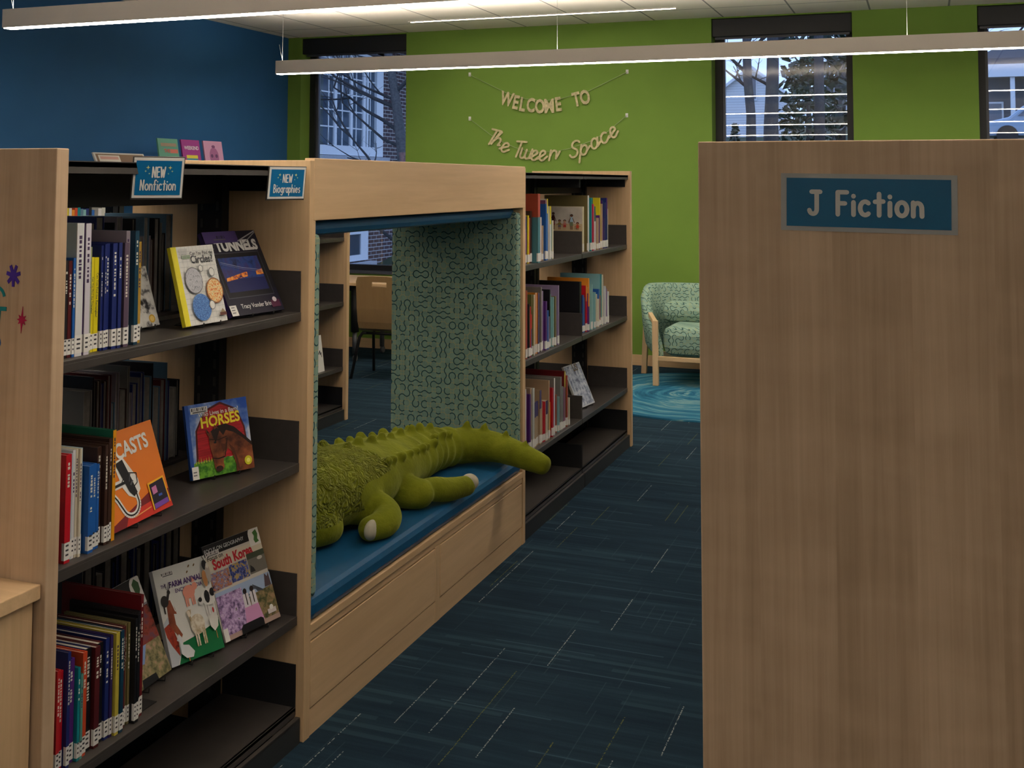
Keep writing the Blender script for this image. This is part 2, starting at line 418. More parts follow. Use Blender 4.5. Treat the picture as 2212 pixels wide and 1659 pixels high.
for i, (a, b) in enumerate(WIN):
    w = bpy.data.objects.new('window_%d' % (i+1), None); COL.objects.link(w); w.location = (a, YB, WZ0); w['kind'] = 'structure'
    f = MB(); f.box(a, a+.055, YG-.03, YG+.05, WZ0, WZ1, m_alu); f.box(b-.055, b, YG-.03, YG+.05, WZ0, WZ1, m_alu)
    f.box(a+.055, b-.055, YG-.03, YG+.05, WZ0, WZ0+.06, m_alu); f.box(a+.055, b-.055, YG-.03, YG+.05, WZ1-.06, WZ1, m_alu)
    f.box(a+.055, a+.075, YG-.005, YG+.04, WZ0+.06, WZ1-.06, m_alu2)
    obj('window_frame', f, w)
    obj('window_glass', B(m_glass, a+.075, b-.055, YG+.01, YG+.016, WZ0+.06, WZ1-.06), w)
    obj('window_sill', B(m_alu2, a, b, YB-.01, YG-.03, WZ0-.004, WZ0+.012), w)
    v = obj('shade_valance', B(m_alu, a+.003, b-.003, YB+.02, YB+.12, WZ1-.145, WZ1-.002), w, .004)
    obj('hem_bar', B(m_alu2, a+.02, b-.02, YB+.065, YB+.075, WZ1-.163, WZ1-.145), v)
# recessed ceiling slot light
t = thing('ceiling_light', 'thin white linear light recessed in the ceiling near the green wall', 'light', (-2.84, 8.53, ZC))
obj('diffuser', B(m_glow, -3.93, -1.74, 8.512, 8.548, ZC-.006, ZC-.001), t)
obj('trim_frame', MB().box(-3.945, -1.725, 8.503, 8.512, ZC-.008, ZC-.0005, m_hous).box(-3.945, -1.725, 8.548, 8.557, ZC-.008, ZC-.0005, m_hous), t)
# pendant bars
def pendant(y, label, x0=-4.65, x1=3.6):
    z0, z1 = 2.30, 2.405
    t = thing('pendant_light', label, 'light', (x0, y, z0), 0, 'long pendant light bars')
    h = MB(); h.box(x0, x1, y-.036, y-.029, z0+.004, z1, m_hous).box(x0, x1, y+.029, y+.036, z0+.004, z1, m_hous)
    h.box(x0, x1, y-.029, y+.029, z1-.02, z1-.01, m_hous); h.box(x0, x0+.006, y-.029, y+.029, z0+.004, z1, m_hous)
    h.box(x1-.006, x1, y-.029, y+.029, z0+.004, z1, m_hous)
    obj('housing', h, t)
    obj('diffuser', B(m_glow, x0+.006, x1-.006, y-.0285, y+.0285, z0, z0+.03), t)
    obj('added_uplight', B(m_upfill, x0+.01, x1-.01, y-.028, y+.028, z1-.008, z1-.004), t)  # hidden glowing strip added to brighten the ceiling and fill the room
    for xc in (x0+.04, -2.38, -.08, 2.22):
        c = obj('cable', MB().tube([(xc, y, z1), (xc, y, ZC)], .0011, m_cable, 5), t)
        if xc == x0+.04: obj('cable_tail', MB().tube([(xc, y, z1+.01), (xc-.015, y, z1+.06), (xc-.03, y, z1+.13)], .0011, m_cable, 5), c)
pendant(4.81, 'nearer long grey pendant light bar, running off the top of the view')
pendant(7.63, 'farther long grey pendant light bar in front of the green wall')
pendant(1.99, 'long grey pendant light bar overhead beside the near end panels')
pendant(-1.70, 'long grey pendant light bar overhead just behind the viewpoint')


# ------------------------------------------------------------------ book shelving
SHELF_Z = (1.125, .725, .325)
def bookcase(name, label, Xf, Xk, Y0, Y1, cuts, panels, facing=1):
    """double-sided case; front at Xf (facing +X if facing=1), back at Xk. panels: (near?, far?) wood ends"""
    s = facing; xm = (Xf+Xk)/2; T = .034
    t = thing(name, label, 'bookcase', (xm, (Y0+Y1)/2, 0))
    X = lambda d: (xm+s*d)                       # distance from the middle towards the front
    half = abs(Xf-Xk)/2
    def bx(m, d0, d1, y0, y1, z0, z1, M=None):
        a, b = sorted((X(d0), X(d1))); return (M or MB()).box(a, b, y0, y1, z0, z1, m)
    ys = [Y0]+cuts+[Y1]
    if panels[0]: obj('end_panel', bx(m_panel_shaded, -half, half, Y0-T, Y0, 0, 1.54), t, .002)
    if panels[1]: obj('end_panel', bx(m_wood_z, -half, half, Y1, Y1+T, 0, 1.54), t, .002)
    for a, b in zip(ys[:-1], ys[1:]):
        a2, b2 = a+.004, b-.004
        c = bx(m_metal, -half+.012, half-.012, a2, b2, 1.505, 1.515)
        bx(m_metal, half-.022, half-.012, a2, b2, 1.492, 1.517, c); bx(m_metal, -half+.012, -half+.022, a2, b2, 1.492, 1.517, c)
        cn = obj('canopy', c, t)
        for e0 in (a2, b2-.004): obj('canopy_bracket', bx(m_black, .02, half-.03, e0, e0+.004, 1.45, 1.505), cn)
        obj('top_rail', bx(m_black, -.02, .02, a2, b2, 1.415, 1.505), t)
        for sd in (1, -1):
            for z in SHELF_Z:
                q = bx(m_metal, sd*.045, sd*(half-.02), a2, b2, z-.008, z); bx(m_metal, sd*(half-.026), sd*(half-.02), a2, b2, z-.024, z-.006, q)
                sh = obj('shelf', q, t, .0015)
                for e0, e1 in ((a2, a2+.003), (b2-.003, b2)):
                    obj('end_bracket', bx(m_metal, sd*.045, sd*(half-.022), e0, e1, z-.004, z+.11), sh)
            q = bx(m_metal, sd*.045, sd*(half-.022), a2, b2, .08, .09); bx(m_metal, sd*(half-.03), sd*(half-.022), a2, b2, .066, .09, q)
            sh = obj('base_shelf', q, t, .0015)
            for e0, e1 in ((a2, a2+.003), (b2-.003, b2)):
                obj('end_bracket', bx(m_black, sd*.045, sd*(half-.022), e0, e1, .07, .20), sh)
            q = bx(m_dark, sd*(half-.016), sd*(half-.008), a2, b2, 0, .062); bx(m_metal, sd*(half-.02), sd*(half-.008), a2, b2, .06, .066, q)
            obj('kick_plate', q, t)
        for yy in (a2+.002, b2-.036):
            u = bx(m_black, -.04, .04, yy, yy+.034, 0, 1.50)
            for kz in range(28):
                for dd in (-.025, .025):
                    if yy == b2-.036: bx(m_metal, dd-.004, dd+.004, yy-.0008, yy, .1+kz*.048, .125+kz*.048, u)
            obj('upright_post', u, t)
    return t
XF, XK = -1.547, -2.135
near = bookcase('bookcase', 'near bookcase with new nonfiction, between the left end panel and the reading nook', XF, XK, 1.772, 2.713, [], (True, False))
far = bookcase('bookcase', 'far two-bay bookcase beyond the reading nook, against the green wall view', XF, XK, 4.519, 6.346, [5.43], (False, True))
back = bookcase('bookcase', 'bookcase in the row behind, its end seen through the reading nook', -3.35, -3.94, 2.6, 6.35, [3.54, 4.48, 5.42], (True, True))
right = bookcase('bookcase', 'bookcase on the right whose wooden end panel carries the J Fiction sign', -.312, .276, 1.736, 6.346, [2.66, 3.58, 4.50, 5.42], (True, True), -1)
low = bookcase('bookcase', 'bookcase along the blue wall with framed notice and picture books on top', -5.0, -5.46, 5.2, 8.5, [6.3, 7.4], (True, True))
# star and letter stickers on the left end panel
pan = [o for o in near.children if o.name.startswith('end_panel')][0]
def sticker(name, pts, c, x, z, lab):
    a = MB(); y = 1.772-.034; off = Vector((x, y-.0012, z))
    a.prism([off+Vector((u, 0, v)) for u, v in pts], P(*c), (0, .001, 0)); return obj(name, a, pan, label=lab)
star7 = []
for i in range(14):
    r_ = .0175 if i % 2 == 0 else .008; an = -pi/2+i*pi/7; wd = .17
    if i % 2 == 0: star7 += [(r_*math.cos(an-wd), 1.25*r_*math.sin(an-wd)), (r_*math.cos(an+wd), 1.25*r_*math.sin(an+wd))]
    else: star7.append((r_*math.cos(an), 1.15*r_*math.sin(an)))
sticker('star_sticker', star7, (70, 40, 150), -1.645, 1.293, 'purple star sticker')
star8 = []
for i in range(16):
    r_ = (.026 if i == 0 else .026 if i == 8 else .0125) if i % 2 == 0 else .0066; an = pi/2+i*pi/8-.06
    star8.append((r_*math.cos(an), r_*math.sin(an)))
sticker('star_sticker', star8, (170, 20, 70), -1.621, 1.209, 'magenta star sticker')
def ribbon(path, w):
    L, Q = [], []
    path = [Vector(p) for p in path]
    for i, p in enumerate(path):
        d = (path[min(i+1, len(path)-1)]-path[max(0, i-1)]).normalized(); n = Vector((-d.y, d.x))*w/2
        L.append(tuple(p+n)); Q.append(tuple(p-n))
    return L+Q[::-1]
sticker('letter_sticker', ribbon(arc(0, 0, .022, .022, 150, 10), .006), (10, 125, 130), -1.688, 1.248, 'teal curved letter stroke')
sticker('letter_sticker', [(-.02, .006), (.022, .006), (.022, -.002), (.008, -.002), (.006, -.03), (-.004, -.03), (-.004, -.002), (-.02, -.002)], (10, 125, 130), -1.682, 1.226, 'teal letter T')
sticker('letter_sticker', arc(0, 0, .012, .014, 0, 345, 12), (20, 90, 170), -1.684, 1.162, 'blue round letter stroke')
# low cabinet in front of the left end panel
t = thing('low_cabinet', 'low maple cabinet with overhanging top standing against the left end panel', 'cabinet', (-1.85, 1.2, 0))
obj('cabinet_top', B(m_wood_x, -2.16, -1.556, .55, 1.736, .692, .72), t, .002)
obj('cabinet_body', B(m_wood_z, -2.14, -1.570, .57, 1.732, .06, .692), t, .002)
obj('plinth', B(m_metal, -2.12, -1.59, .6, 1.72, 0, .06), t)

# ------------------------------------------------------------------ reading nook
t = thing('reading_nook', 'maple reading nook with patterned side pads and drawers built between the bookcases', 'reading nook', (-1.84, 3.6, 0))
N0, N1 = 2.714, 4.517
for y in (N0, N1-.033): obj('side_panel', B(m_wood_z, XK, XF, y, y+.033, 0, 1.535), t, .002)
obj('header_board', B(m_wood_y, XF-.03, XF+.001, N0+.02, N1-.008, 1.37, 1.541), t, .002)
obj('header_board', B(m_wood_y, XK, XK+.03, N0+.033, N1-.033, 1.37, 1.541), t, .002)
obj('top_board', B(m_wood_y, XK+.03, XF-.03, N0+.033, N1-.033, 1.50, 1.53), t, .002)
m_vinyl = plain('blue_vinyl', (.008, .085, .20), .38, .5, .06)
def pillow(x0, x1, y0, y1, z0, z1, m, r=.02):
    o = B(m, x0, x1, y0, y1, z0, z1); return o
obj('ceiling_pad', B(m_vinyl, XK+.02, XF-.035, N0+.035, N1-.035, 1.325, 1.372), t, .018)
obj('side_pad', B(m_fabric, XK+.004, XF-.006, N0+.034, N0+.080, .352, 1.334), t, .016)
obj('side_pad', B(m_fabric, XK+.004, XF-.006, N1-.080, N1-.034, .352, 1.352), t, .016)
bb = MB(); bb.box(XK, XF-.02, N0+.033, N1-.033, 0, .285, m_wood_y)
obj('bench_base', bb, t)
obj('bench_rail', B(m_wood_y, XF-.02, XF, N0+.033, N1-.033, .269, .292), t, .002)
obj('bench_rail', B(m_wood_y, XF-.02, XF-.004, N0+.033, N1-.033, .248, .2685), t, .001)
obj('bench_stile', B(m_wood_z, XF-.02, XF-.003, 3.594, 3.632, 0, .248), t)
obj('toe_board', B(m_wood_y, XF-.02, XF-.004, N0+.033, 3.594, 0, .069), t)
obj('toe_board', B(m_wood_y, XF-.02, XF-.004, 3.632, N1-.033, 0, .069), t)
for a, b in ((N0+.037, 3.591), (3.635, N1-.037)):
    obj('drawer_front', B(m_wood_y, XF-.02, XF-.002, a, b, .073, .244), t, .0015)
o = obj('seat_cushion', B(m_vinyl, XK+.03, XF-.002, N0+.036, N1-.036, .293, .356), None, .02, (-1.84, 3.6, .293))
tag(o, 'long blue vinyl seat cushion on the reading nook bench', 'cushion')

# ------------------------------------------------------------------ plush crocodile
def m_plush():
    k = NT('olive_plush'); k.rough(.95, .1); x, y, z = k.xyz()
    k.b.inputs['Sheen Weight'].default_value = .35; k.b.inputs['Sheen Roughness'].default_value = .4
    k.b.inputs['Sheen Tint'].default_value = (.8, .85, .25, 1)
    f = k.noise(k.vec(x, y, z), 9, 4, .6)
    k.col(k.ramp(f, [(.3, (.115, .125, .008)), (.55, (.17, .19, .012)), (.75, (.225, .24, .018))]))
    cn = k.noise(k.vec(x, y, z), 26, 2, .5, 1.6); curl = k.M('SUBTRACT', 1.0, k.M('ABSOLUTE', k.M('MULTIPLY', k.M('SUBTRACT', cn, .5), 5.0)))
    # curly wool only on the shoulder saddle
    edge = k.M('ADD', y, k.M('MULTIPLY', k.noise(k.vec(x, y, z), 14, 2), .06))
    msk = k.M('MULTIPLY', k.M('LESS_THAN', edge, 3.49-3.55+.03), k.M('MULTIPLY', k.M('GREATER_THAN', z, .075), k.M('LESS_THAN', x, .148)))
    h = k.M('ADD', k.M('MULTIPLY', curl, msk), k.M('MULTIPLY', k.noise(k.vec(x, y, z), 55, 3, .7), .16))
    k.bump(h, 1.0, .018); return k.m
m_pl = m_plush()
CO = Vector((-1.82, 3.55, .356))
spine = [(-1.85, 2.85, .415), (-1.85, 2.92, .425), (-1.85, 3.02, .445), (-1.845, 3.15, .475), (-1.835, 3.35, .477), (-1.83, 3.55, .467), (-1.825, 3.75, .456),
         (-1.82, 3.95, .446), (-1.81, 4.09, .438), (-1.77, 4.21, .432), (-1.69, 4.29, .428), (-1.60, 4.30, .427), (-1.50, 4.265, .418), (-1.42, 4.245, .402), (-1.37, 4.235, .39), (-1.355, 4.232, .386)]
rad = [(.045, .04), (.065, .05), (.10, .08), (.14, .112), (.172, .120), (.168, .112), (.15, .102), (.122, .092), (.10, .083), (.083, .074), (.072, .066), (.062, .058), (.05, .05), (.042, .043), (.034, .035), (.016, .016)]
mb = MB()
# resample the spine smoothly, with soft ring folds before the tail
def cr(P0, t):
    i = min(int(t), len(P0)-2); f = t-i; g = lambda j: Vector(P0[max(0, min(len(P0)-1, j))])
    a, b, c, d = g(i-1), g(i), g(i+1), g(i+2)
    return .5*((2*b)+(c-a)*f+(2*a-5*b+4*c-d)*f*f+(3*b-a-3*c+d)*f**3)
path, rr = [], []
for i in range(15*8+1):
    tt = i/8; p = cr(spine, tt); q = cr([(a, b, 0) for a, b in rad], tt); fold = 1
    if 6.4 < tt < 9.4: fold = 1+.06*math.sin(tt*2*pi*1.9)
    elif 3.5 < tt <= 6.6: fold = 1+.018*math.sin(tt*2*pi*1.1)
    path.append(p); rr.append((q.x*fold, q.y*fold))
mb.tube(path, rr, m_pl, 28)
def leg(pts, rs):
    n = len(pts)-1; pp, r2 = [], []
    for i in range(n*6+1):
        p = cr(pts, i/6); pp.append(p); r2.append(cr([(a, 0, 0) for a in rs], i/6).x)
    mb.tube(pp, r2, m_pl, 16); mb.ball(tuple(pp[-1]), rs[-1], m_pl, 16, 10); mb.ball(tuple(pp[0]), rs[0]*.98, m_pl, 16, 10)
leg([(-1.74, 3.63, .43), (-1.665, 3.62, .415), (-1.625, 3.63, .41)], [.07, .058, .05]); leg([(-1.635, 3.645, .415), (-1.60, 3.69, .412), (-1.57, 3.75, .40), (-1.535, 3.83, .396)], [.034, .042, .041, .035])      # hind leg, foot forward along the cushion
leg([(-1.76, 3.33, .45), (-1.68, 3.37, .425), (-1.625, 3.36, .41), (-1.605, 3.31, .40), (-1.625, 3.25, .396)], [.075, .06, .052, .046, .038])      # fore leg bent back, sole out
leg([(-1.80, 3.10, .43), (-1.745, 3.13, .42), (-1.73, 3.17, .41)], [.08, .06, .05])
leg([(-1.93, 3.66, .43), (-2.00, 3.70, .41), (-2.05, 3.76, .396)], [.07, .05, .036])
leg([(-1.93, 3.30, .43), (-2.00, 3.33, .41), (-2.05, 3.38, .396)], [.07, .05, .036])
def bump_row(y0, y1, n, ang, size):
    for i in range(n):
        y = y0+(y1-y0)*i/(n-1)+R.uniform(-.008, .008); k = min(range(len(path)), key=lambda j: abs(path[j].y-y) + (9 if path[j].x > -1.70 else 0))
        p, q = path[k], rr[k]; a = ang*(1 if y < 4 else .8); d = Vector((math.sin(a)*q[0], 0, math.cos(a)*q[1])); nrm = Vector((math.sin(a), 0, math.cos(a)))
        c = p+d*.97; s_ = size*R.uniform(.85, 1.2)
        mb.tube([c-nrm*s_*.5, c+nrm*s_*.4, c+nrm*s_*1.0, c+nrm*s_*1.35], [s_*.85, s_*.85, s_*.7, s_*.35], m_pl, 10)
bump_row(3.26, 4.12, 12, -.5, .021); bump_row(3.46, 4.10, 9, .12, .020); bump_row(3.50, 4.14, 11, .95, .019)
for k, s_ in ((78, .026), (84, .024), (92, .02), (100, .017)):
    p, q = path[k], rr[k]; c = p+Vector((0, 0, q[1]*.97)); mb.tube([c-Vector((0, 0, .01)), c+Vector((0, 0, s_*.6)), c+Vector((.006, 0, s_*1.3))], [s_*.85, s_*.6, s_*.15], m_pl, 10)
# head: jaws, eyes bulges (mostly hidden behind the side pad)
mb.tube([(-1.85, 3.05, .44), (-1.86, 2.96, .43), (-1.88, 2.88, .41), (-1.90, 2.83, .405)], [(.09, .06), (.085, .055), (.06, .04), (.035, .03)], m_pl, 16)
mb.ball((-1.80, 3.02, .53), .032, m_pl); mb.ball((-1.90, 3.02, .53), .032, m_pl)
croc = obj('plush_crocodile', mb, None, 0, CO)
rm = croc.modifiers.new('skin', 'REMESH'); rm.mode = 'VOXEL'; rm.voxel_size = .0062; rm.use_smooth_shade = True
sm = croc.modifiers.new('soften', 'SMOOTH'); sm.factor = .5; sm.iterations = 4
tag(croc, 'big olive green plush crocodile lying along the blue nook cushion, tail hanging out', 'stuffed toy')
m_sole = plain('pale_plush', (.42, .39, .30), .95, .1, .1)
obj('paw_sole', MB().ball((-1.612, 3.238, .398), (.019, .042, .031), m_sole, 18, 12), croc, label='pale grey paw sole facing out')
obj('paw_tip', MB().ball((-1.528, 3.848, .406), (.033, .030, .029), m_sole, 18, 12), croc, label='pale grey paw tip')

# ------------------------------------------------------------------ row books
CLR = {'dark': (34, 30, 34), 'maroon': (84, 26, 30), 'blue': (30, 92, 170), 'white': (214, 216, 218), 'purplewhite': (206, 202, 214), 'skyolive': (140, 150, 110), 'yellow': (222, 206, 30),
 'navy': (30, 44, 110), 'lilacbrown': (92, 76, 96), 'greylilac': (150, 140, 150), 'darkteal': (12, 60, 84), 'green': (20, 100, 78), 'yellowbrown': (176, 140, 50), 'red': (190, 24, 40),
 'paleblue': (170, 196, 210), 'cream': (214, 206, 184), 'brown': (62, 40, 32), 'orangeyellow': (222, 150, 24), 'tan': (176, 150, 120), 'redstripe': (190, 40, 44), 'purple': (84, 34, 120),
 'teal': (16, 130, 140), 'teal2': (88, 150, 140), 'orangered': (200, 74, 40), 'black': (22, 22, 26), 'purplenavy': (52, 36, 96), 'yellowolive': (196, 180, 70), 'olive': (120, 110, 70),
 'darkred': (110, 20, 26), 'tealred': (70, 128, 142), 'pinkwhite': (220, 204, 200), 'mauve': (134, 80, 110), 'crimson': (180, 30, 70), 'palecream': (214, 204, 176), 'brick': (170, 72, 52),
 'peach': (222, 170, 130), 'grey': (128, 126, 122), 'lilac': (150, 132, 170), 'tealpale': (130, 180, 184), 'olivebrown': (110, 98, 60), 'orange': (222, 140, 40), 'bluegrey': (90, 124, 150),
 'purplepale': (130, 104, 150), 'greywhite': (190, 194, 188), 'navytan': (70, 60, 110), 'olivegreen': (120, 130, 70), 'yellowdull': (196, 184, 90)}
WORD = {'purplewhite': 'purple and white', 'skyolive': 'sky blue and olive', 'lilacbrown': 'dusky lilac', 'greylilac': 'grey lilac', 'darkteal': 'dark teal', 'yellowbrown': 'yellow brown',
 'paleblue': 'pale blue', 'orangeyellow': 'orange yellow', 'redstripe': 'red and white striped', 'teal2': 'grey teal', 'orangered': 'orange red', 'purplenavy': 'purple navy', 'yellowolive': 'yellow olive',
 'darkred': 'dark red', 'tealred': 'teal and red', 'pinkwhite': 'pinkish white', 'palecream': 'pale cream', 'tealpale': 'pale teal', 'olivebrown': 'olive brown', 'bluegrey': 'blue grey',
 'purplepale': 'pale purple', 'greywhite': 'greyish white', 'navytan': 'navy and tan', 'olivegreen': 'olive green', 'yellowdull': 'dull yellow'}
def colr(n, dv=0): 
    c = CLR[n]; return P(*[max(8, min(250, v+dv)) for v in c], .38, .45)
def book(x, y, z, t, h, d, cname, label, group, near=False, flip=1, callno=True, cover=None, upper=None, text=None, tcol=None, pg=None):
    """upright book; spine faces +X (flip=1) or -X; origin at the spine's foot"""
    s = flip; b = .0022 if t > .012 else .0011; jit = 0 if not upper else 0
    m_sp = colr(cname); m_cv = colr(cover) if cover else m_sp
    X = lambda a: -s*a
    def bx(M, m, a0, a1, y0, y1, z0, z1):
        p, q = sorted((X(a0), X(a1))); return M.box(p, q, y0, y1, z0, z1, m)
    M = MB(); bx(M, m_cv, b, d, 0, b, 0, h); bx(M, m_cv, b, d, t-b, t, 0, h)
    if upper == 'brick':
        M = MB(); mu_ = colr(upper)
        for z0, z1, q in ((0, h*.66, m_cv), (h*.66, h, mu_)): bx(M, q, b, d, 0, b, z0, z1); bx(M, q, b, d, t-b, t, z0, z1); bx(M, q, 0, b, 0, t, z0, z1)
    elif upper: bx(M, m_sp, 0, b, 0, t, 0, h*.66); bx(M, colr(upper), 0, b, 0, t, h*.66, h)
    else: bx(M, m_sp, 0, b, 0, t, 0, h)
    o = obj('book', M, None, 0, None, True); o.location = (x, y, z)
    tag(o, label, 'book', group)
    obj('pages', bx(MB(), pg or m_page, b, d-.004, b, t-b, .003, h-.003), o, local=True)
    if callno:
        L = bx(MB(), m_white, -.0004, .006, -.0003, t+.0003, .006, .006+min(.036, h*.16)); 
        if near:
            for k in range(3): bx(L, P(60, 60, 66), -.0006, 0, t*.25, t*.75, .014+k*.009, .0175+k*.009)
        obj('spine_label', L, o, local=True)
    if near and t > .0055:
        lum = sum(CLR[cname])/3; mt = tcol or (P(225, 222, 210) if lum < 120 else P(70, 54, 90))
        if text:
            V, Fc = text_polys(text, t*.62, .012, .9)
            wid = max(v[0] for v in V)-min(v[0] for v in V); k = min(1, h*.62/wid)
            a = Art((s*.0003, t/2, h*.60), (0, 0, -1), (0, s, 0), (s, 0, 0)); a.shape([(u*k, v) for u, v in V], Fc, 0, 0, mt); obj('spine_title', a.mb, o, local=True)
        else:
            a = MB(); zz = h*R.uniform(.86, .93)
            for k in range(R.randint(7, 13)):
                L = h*R.uniform(.012, .03); w = t*R.uniform(.28, .42)
                if R.random() > .14: bx(a, mt, -.0005, .0002, t/2-w/2, t/2+w/2, zz-L, zz)
                zz -= L+h*R.uniform(.006, .016)
                if zz < h*.32: break
            obj('spine_title', a, o, local=True)
    return o
def row(rows, z, where, group, near=False, x=-1.585, split=False):
    lst = []
    for it in rows:
        y0, t, h, c = it[:4]; ex = it[4] if len(it) > 4 else {}
        if split and t > .027 and c not in ('tealred', 'cream_'):
            n = 2 if t < .05 else 3; w = t/n
            for k in range(n):
                lst.append((y0+k*w, w-.0008, h*(1 if k == 0 else R.uniform(.8, 1.0)), c if k == 0 else R.choice((c, 'white', 'navytan', 'cream', 'purple', 'tealpale', 'brick', 'lilac', 'blue', 'tan')), ex))
        else: lst.append((y0, t-.0006, h, c, ex))
    for i, (y0, t, h, c, ex) in enumerate(lst):
        size = 'thick' if t > .0165 else 'thin' if t < .0085 else 'tall' if h > .235 else 'short' if h < .185 else 'medium'
        book(x+R.uniform(-.012, .004), y0, z, t, h, min(.232, h*R.uniform(.74, .9)), c, '%s %s book, %s from left on %s' % (size, WORD.get(c, c), ordinal(i), where), group, near, **ex)
Y1_ = {'text': 'Can You Find the Triangles?', 'tcol': P(40, 60, 60)}; Y2_ = {'text': 'Can You Find the Rectangles?', 'tcol': P(40, 60, 60)}
row([(1.8157, .0096, .193, 'dark'), (1.8260, .0105, .192, 'maroon'), (1.8365, .0072, .197, 'blue'), (1.8441, .0209, .266, 'white', {'cover': 'paleblue'}), (1.8685, .0157, .265, 'purplewhite', {'cover': 'purple'}),
 (1.8851, .0118, .216, 'skyolive'), (1.8977, .0125, .194, 'yellow', Y1_), (1.9121, .0142, .193, 'yellow', Y2_), (1.9283, .0072, .217, 'navy'), (1.9355, .0069, .219, 'navy'), (1.9429, .0115, .220, 'navy'),
 (1.9558, .0149, .220, 'navy'), (1.9720, .0109, .221, 'navy'), (1.9895, .0154, .220, 'lilacbrown'), (2.0116, .0130, .244, 'greylilac'), (2.0250, .0133, .244, 'darkteal'), (2.0394, .0110, .243, 'green'), (2.0518, .0101, .219, 'yellowbrown')],
 1.1255, 'near bookcase top shelf', 'books on the near top shelf', True)
row([(1.8157, .0049, .209, 'white'), (1.8264, .0166, .210, 'red'), (1.8442, .0104, .208, 'paleblue'), (1.8556, .0084, .213, 'white'), (1.8640, .0064, .213, 'cream'), (1.8704, .0063, .213, 'cream'), (1.8767, .0129, .211, 'paleblue'),
 (1.8931, .0157, .174, 'blue', {'cover': 'blue'}), (1.9106, .0141, .173, 'blue'), (1.9255, .0080, .170, 'blue'), (1.9354, .0127, .201, 'brown'), (1.9490, .0095, .203, 'brown'), (1.9595, .0059, .206, 'brown'), (1.9663, .0111, .213, 'brown'),
 (1.9784, .0102, .228, 'orangeyellow', {'cover': 'green', 'callno': False})], .7255, 'near bookcase middle shelf', 'books on the near middle shelf', True)
row([(1.8145, .0044, .198, 'tan'), (1.8243, .0097, .195, 'redstripe'), (1.8349, .0126, .189, 'red'), (1.8487, .0091, .222, 'navy'), (1.8586, .0201, .201, 'purple'), (1.8795, .0076, .181, 'teal'), (1.8881, .0077, .165, 'teal2'),
 (1.8965, .0129, .203, 'orangered'), (1.9120, .0174, .203, 'black', {'cover': 'navy'}), (1.9326, .0154, .200, 'maroon'), (1.9490, .0179, .200, 'black', {'cover': 'maroon'}), (1.9696, .0124, .204, 'navy'), (1.9828, .0083, .206, 'purplenavy'),
 (1.9934, .0116, .208, 'yellowolive'), (2.0063, .0113, .208, 'darkteal'), (2.0186, .0142, .209, 'maroon'), (2.0338, .0086, .211, 'olive'), (2.0433, .0078, .210, 'olive'), (2.0520, .0069, .217, 'black'), (2.0598, .0068, .223, 'black'),
 (2.0670, .0064, .224, 'black'), (2.0745, .0069, .224, 'black'), (2.0823, .0100, .255, 'darkred')], .3255, 'near bookcase lower shelf', 'books on the near lower shelf', True)
row([(4.6241, .0485, .224, 'cream', {'upper': 'navy'}), (4.6751, .0325, .207, 'yellow'), (4.7100, .0215, .225, 'brown'), (4.858, .0395, .194, 'pinkwhite'), (4.9001, .0312, .253, 'blue'), (4.9327, .0247, .269, 'mauve'),
 (4.9601, .0305, .275, 'cream', {'upper': 'yellow'}), (4.9933, .0315, .187, 'teal')], 1.1255, 'far bookcase top left shelf', 'books on the far top shelf', split=True)
book(-1.565, 4.735, 1.1255, .03, .30, .22, 'tealred', 'large book with teal and red cover on the far top shelf', 'books on the far top shelf', upper='brick', cover='tealred')
row([(5.612, .04, .284, 'white', {'cover': 'olivebrown'}), (5.6638, .0281, .271, 'teal'), (5.6919, .0248, .238, 'crimson'), (5.7185, .0367, .270, 'white', {'upper': 'green'}), (5.7569, .0490, .193, 'purple'),
 (5.8077, .0312, .178, 'purple'), (5.8427, .0559, .269, 'yellow'), (5.9024, .0293, .254, 'purple', {'upper': 'navy'}), (5.9355, .0306, .243, 'navy'), (5.9699, .0309, .267, 'navy', {'upper': 'purple'}), (6.0028, .0371, .227, 'teal')],
 1.1255, 'far bookcase top right shelf', 'books on the far top shelf', split=True)
row([(4.6267, .0348, .289, 'brick'), (4.6651, .0173, .227, 'black'), (4.6848, .0324, .215, 'red', {'upper': 'red'}), (4.7197, .0303, .263, 'olive', {'cover': 'olivegreen'}), (4.7526, .0275, .250, 'white'), (4.7826, .0362, .265, 'peach', {'cover': 'orange'}),
 (4.8227, .0249, .215, 'black'), (4.8503, .0311, .284, 'grey'), (4.8841, .0430, .264, 'lilac'), (4.9312, .0410, .173, 'blue', {'callno': True}), (4.9749, .0284, .263, 'black'), (5.0061, .0280, .239, 'tealpale'), (5.0370, .0541, .227, 'olivebrown'),
 (5.0939, .0289, .272, 'lilac', {'cover': 'lilac'})], .7255, 'far bookcase middle left shelf', 'books on the far middle shelf', split=True)
row([(5.5382, .0429, .186, 'blue', {'cover': 'purplenavy'}), (5.5845, .0548, .230, 'red', {'upper': 'orange'}), (5.6463, .0559, .262, 'orange'), (5.7057, .0310, .223, 'lilac'), (5.7403, .0359, .185, 'purple'), (5.7798, .0290, .170, 'cream'),
 (5.8107, .0385, .193, 'blue'), (5.8566, .0410, .268, 'teal', {'cover': 'tealpale'}), (5.9004, .0339, .246, 'bluegrey'), (5.9362, .0286, .199, 'white'), (5.9686, .0463, .179, 'purplepale')],
 .7255, 'far bookcase middle right shelf', 'books on the far middle shelf', split=True)
book(-1.60, 5.50, .7255, .032, .255, .23, 'black', 'tall black book at the left end of the far middle shelf right bay', 'books on the far middle shelf')
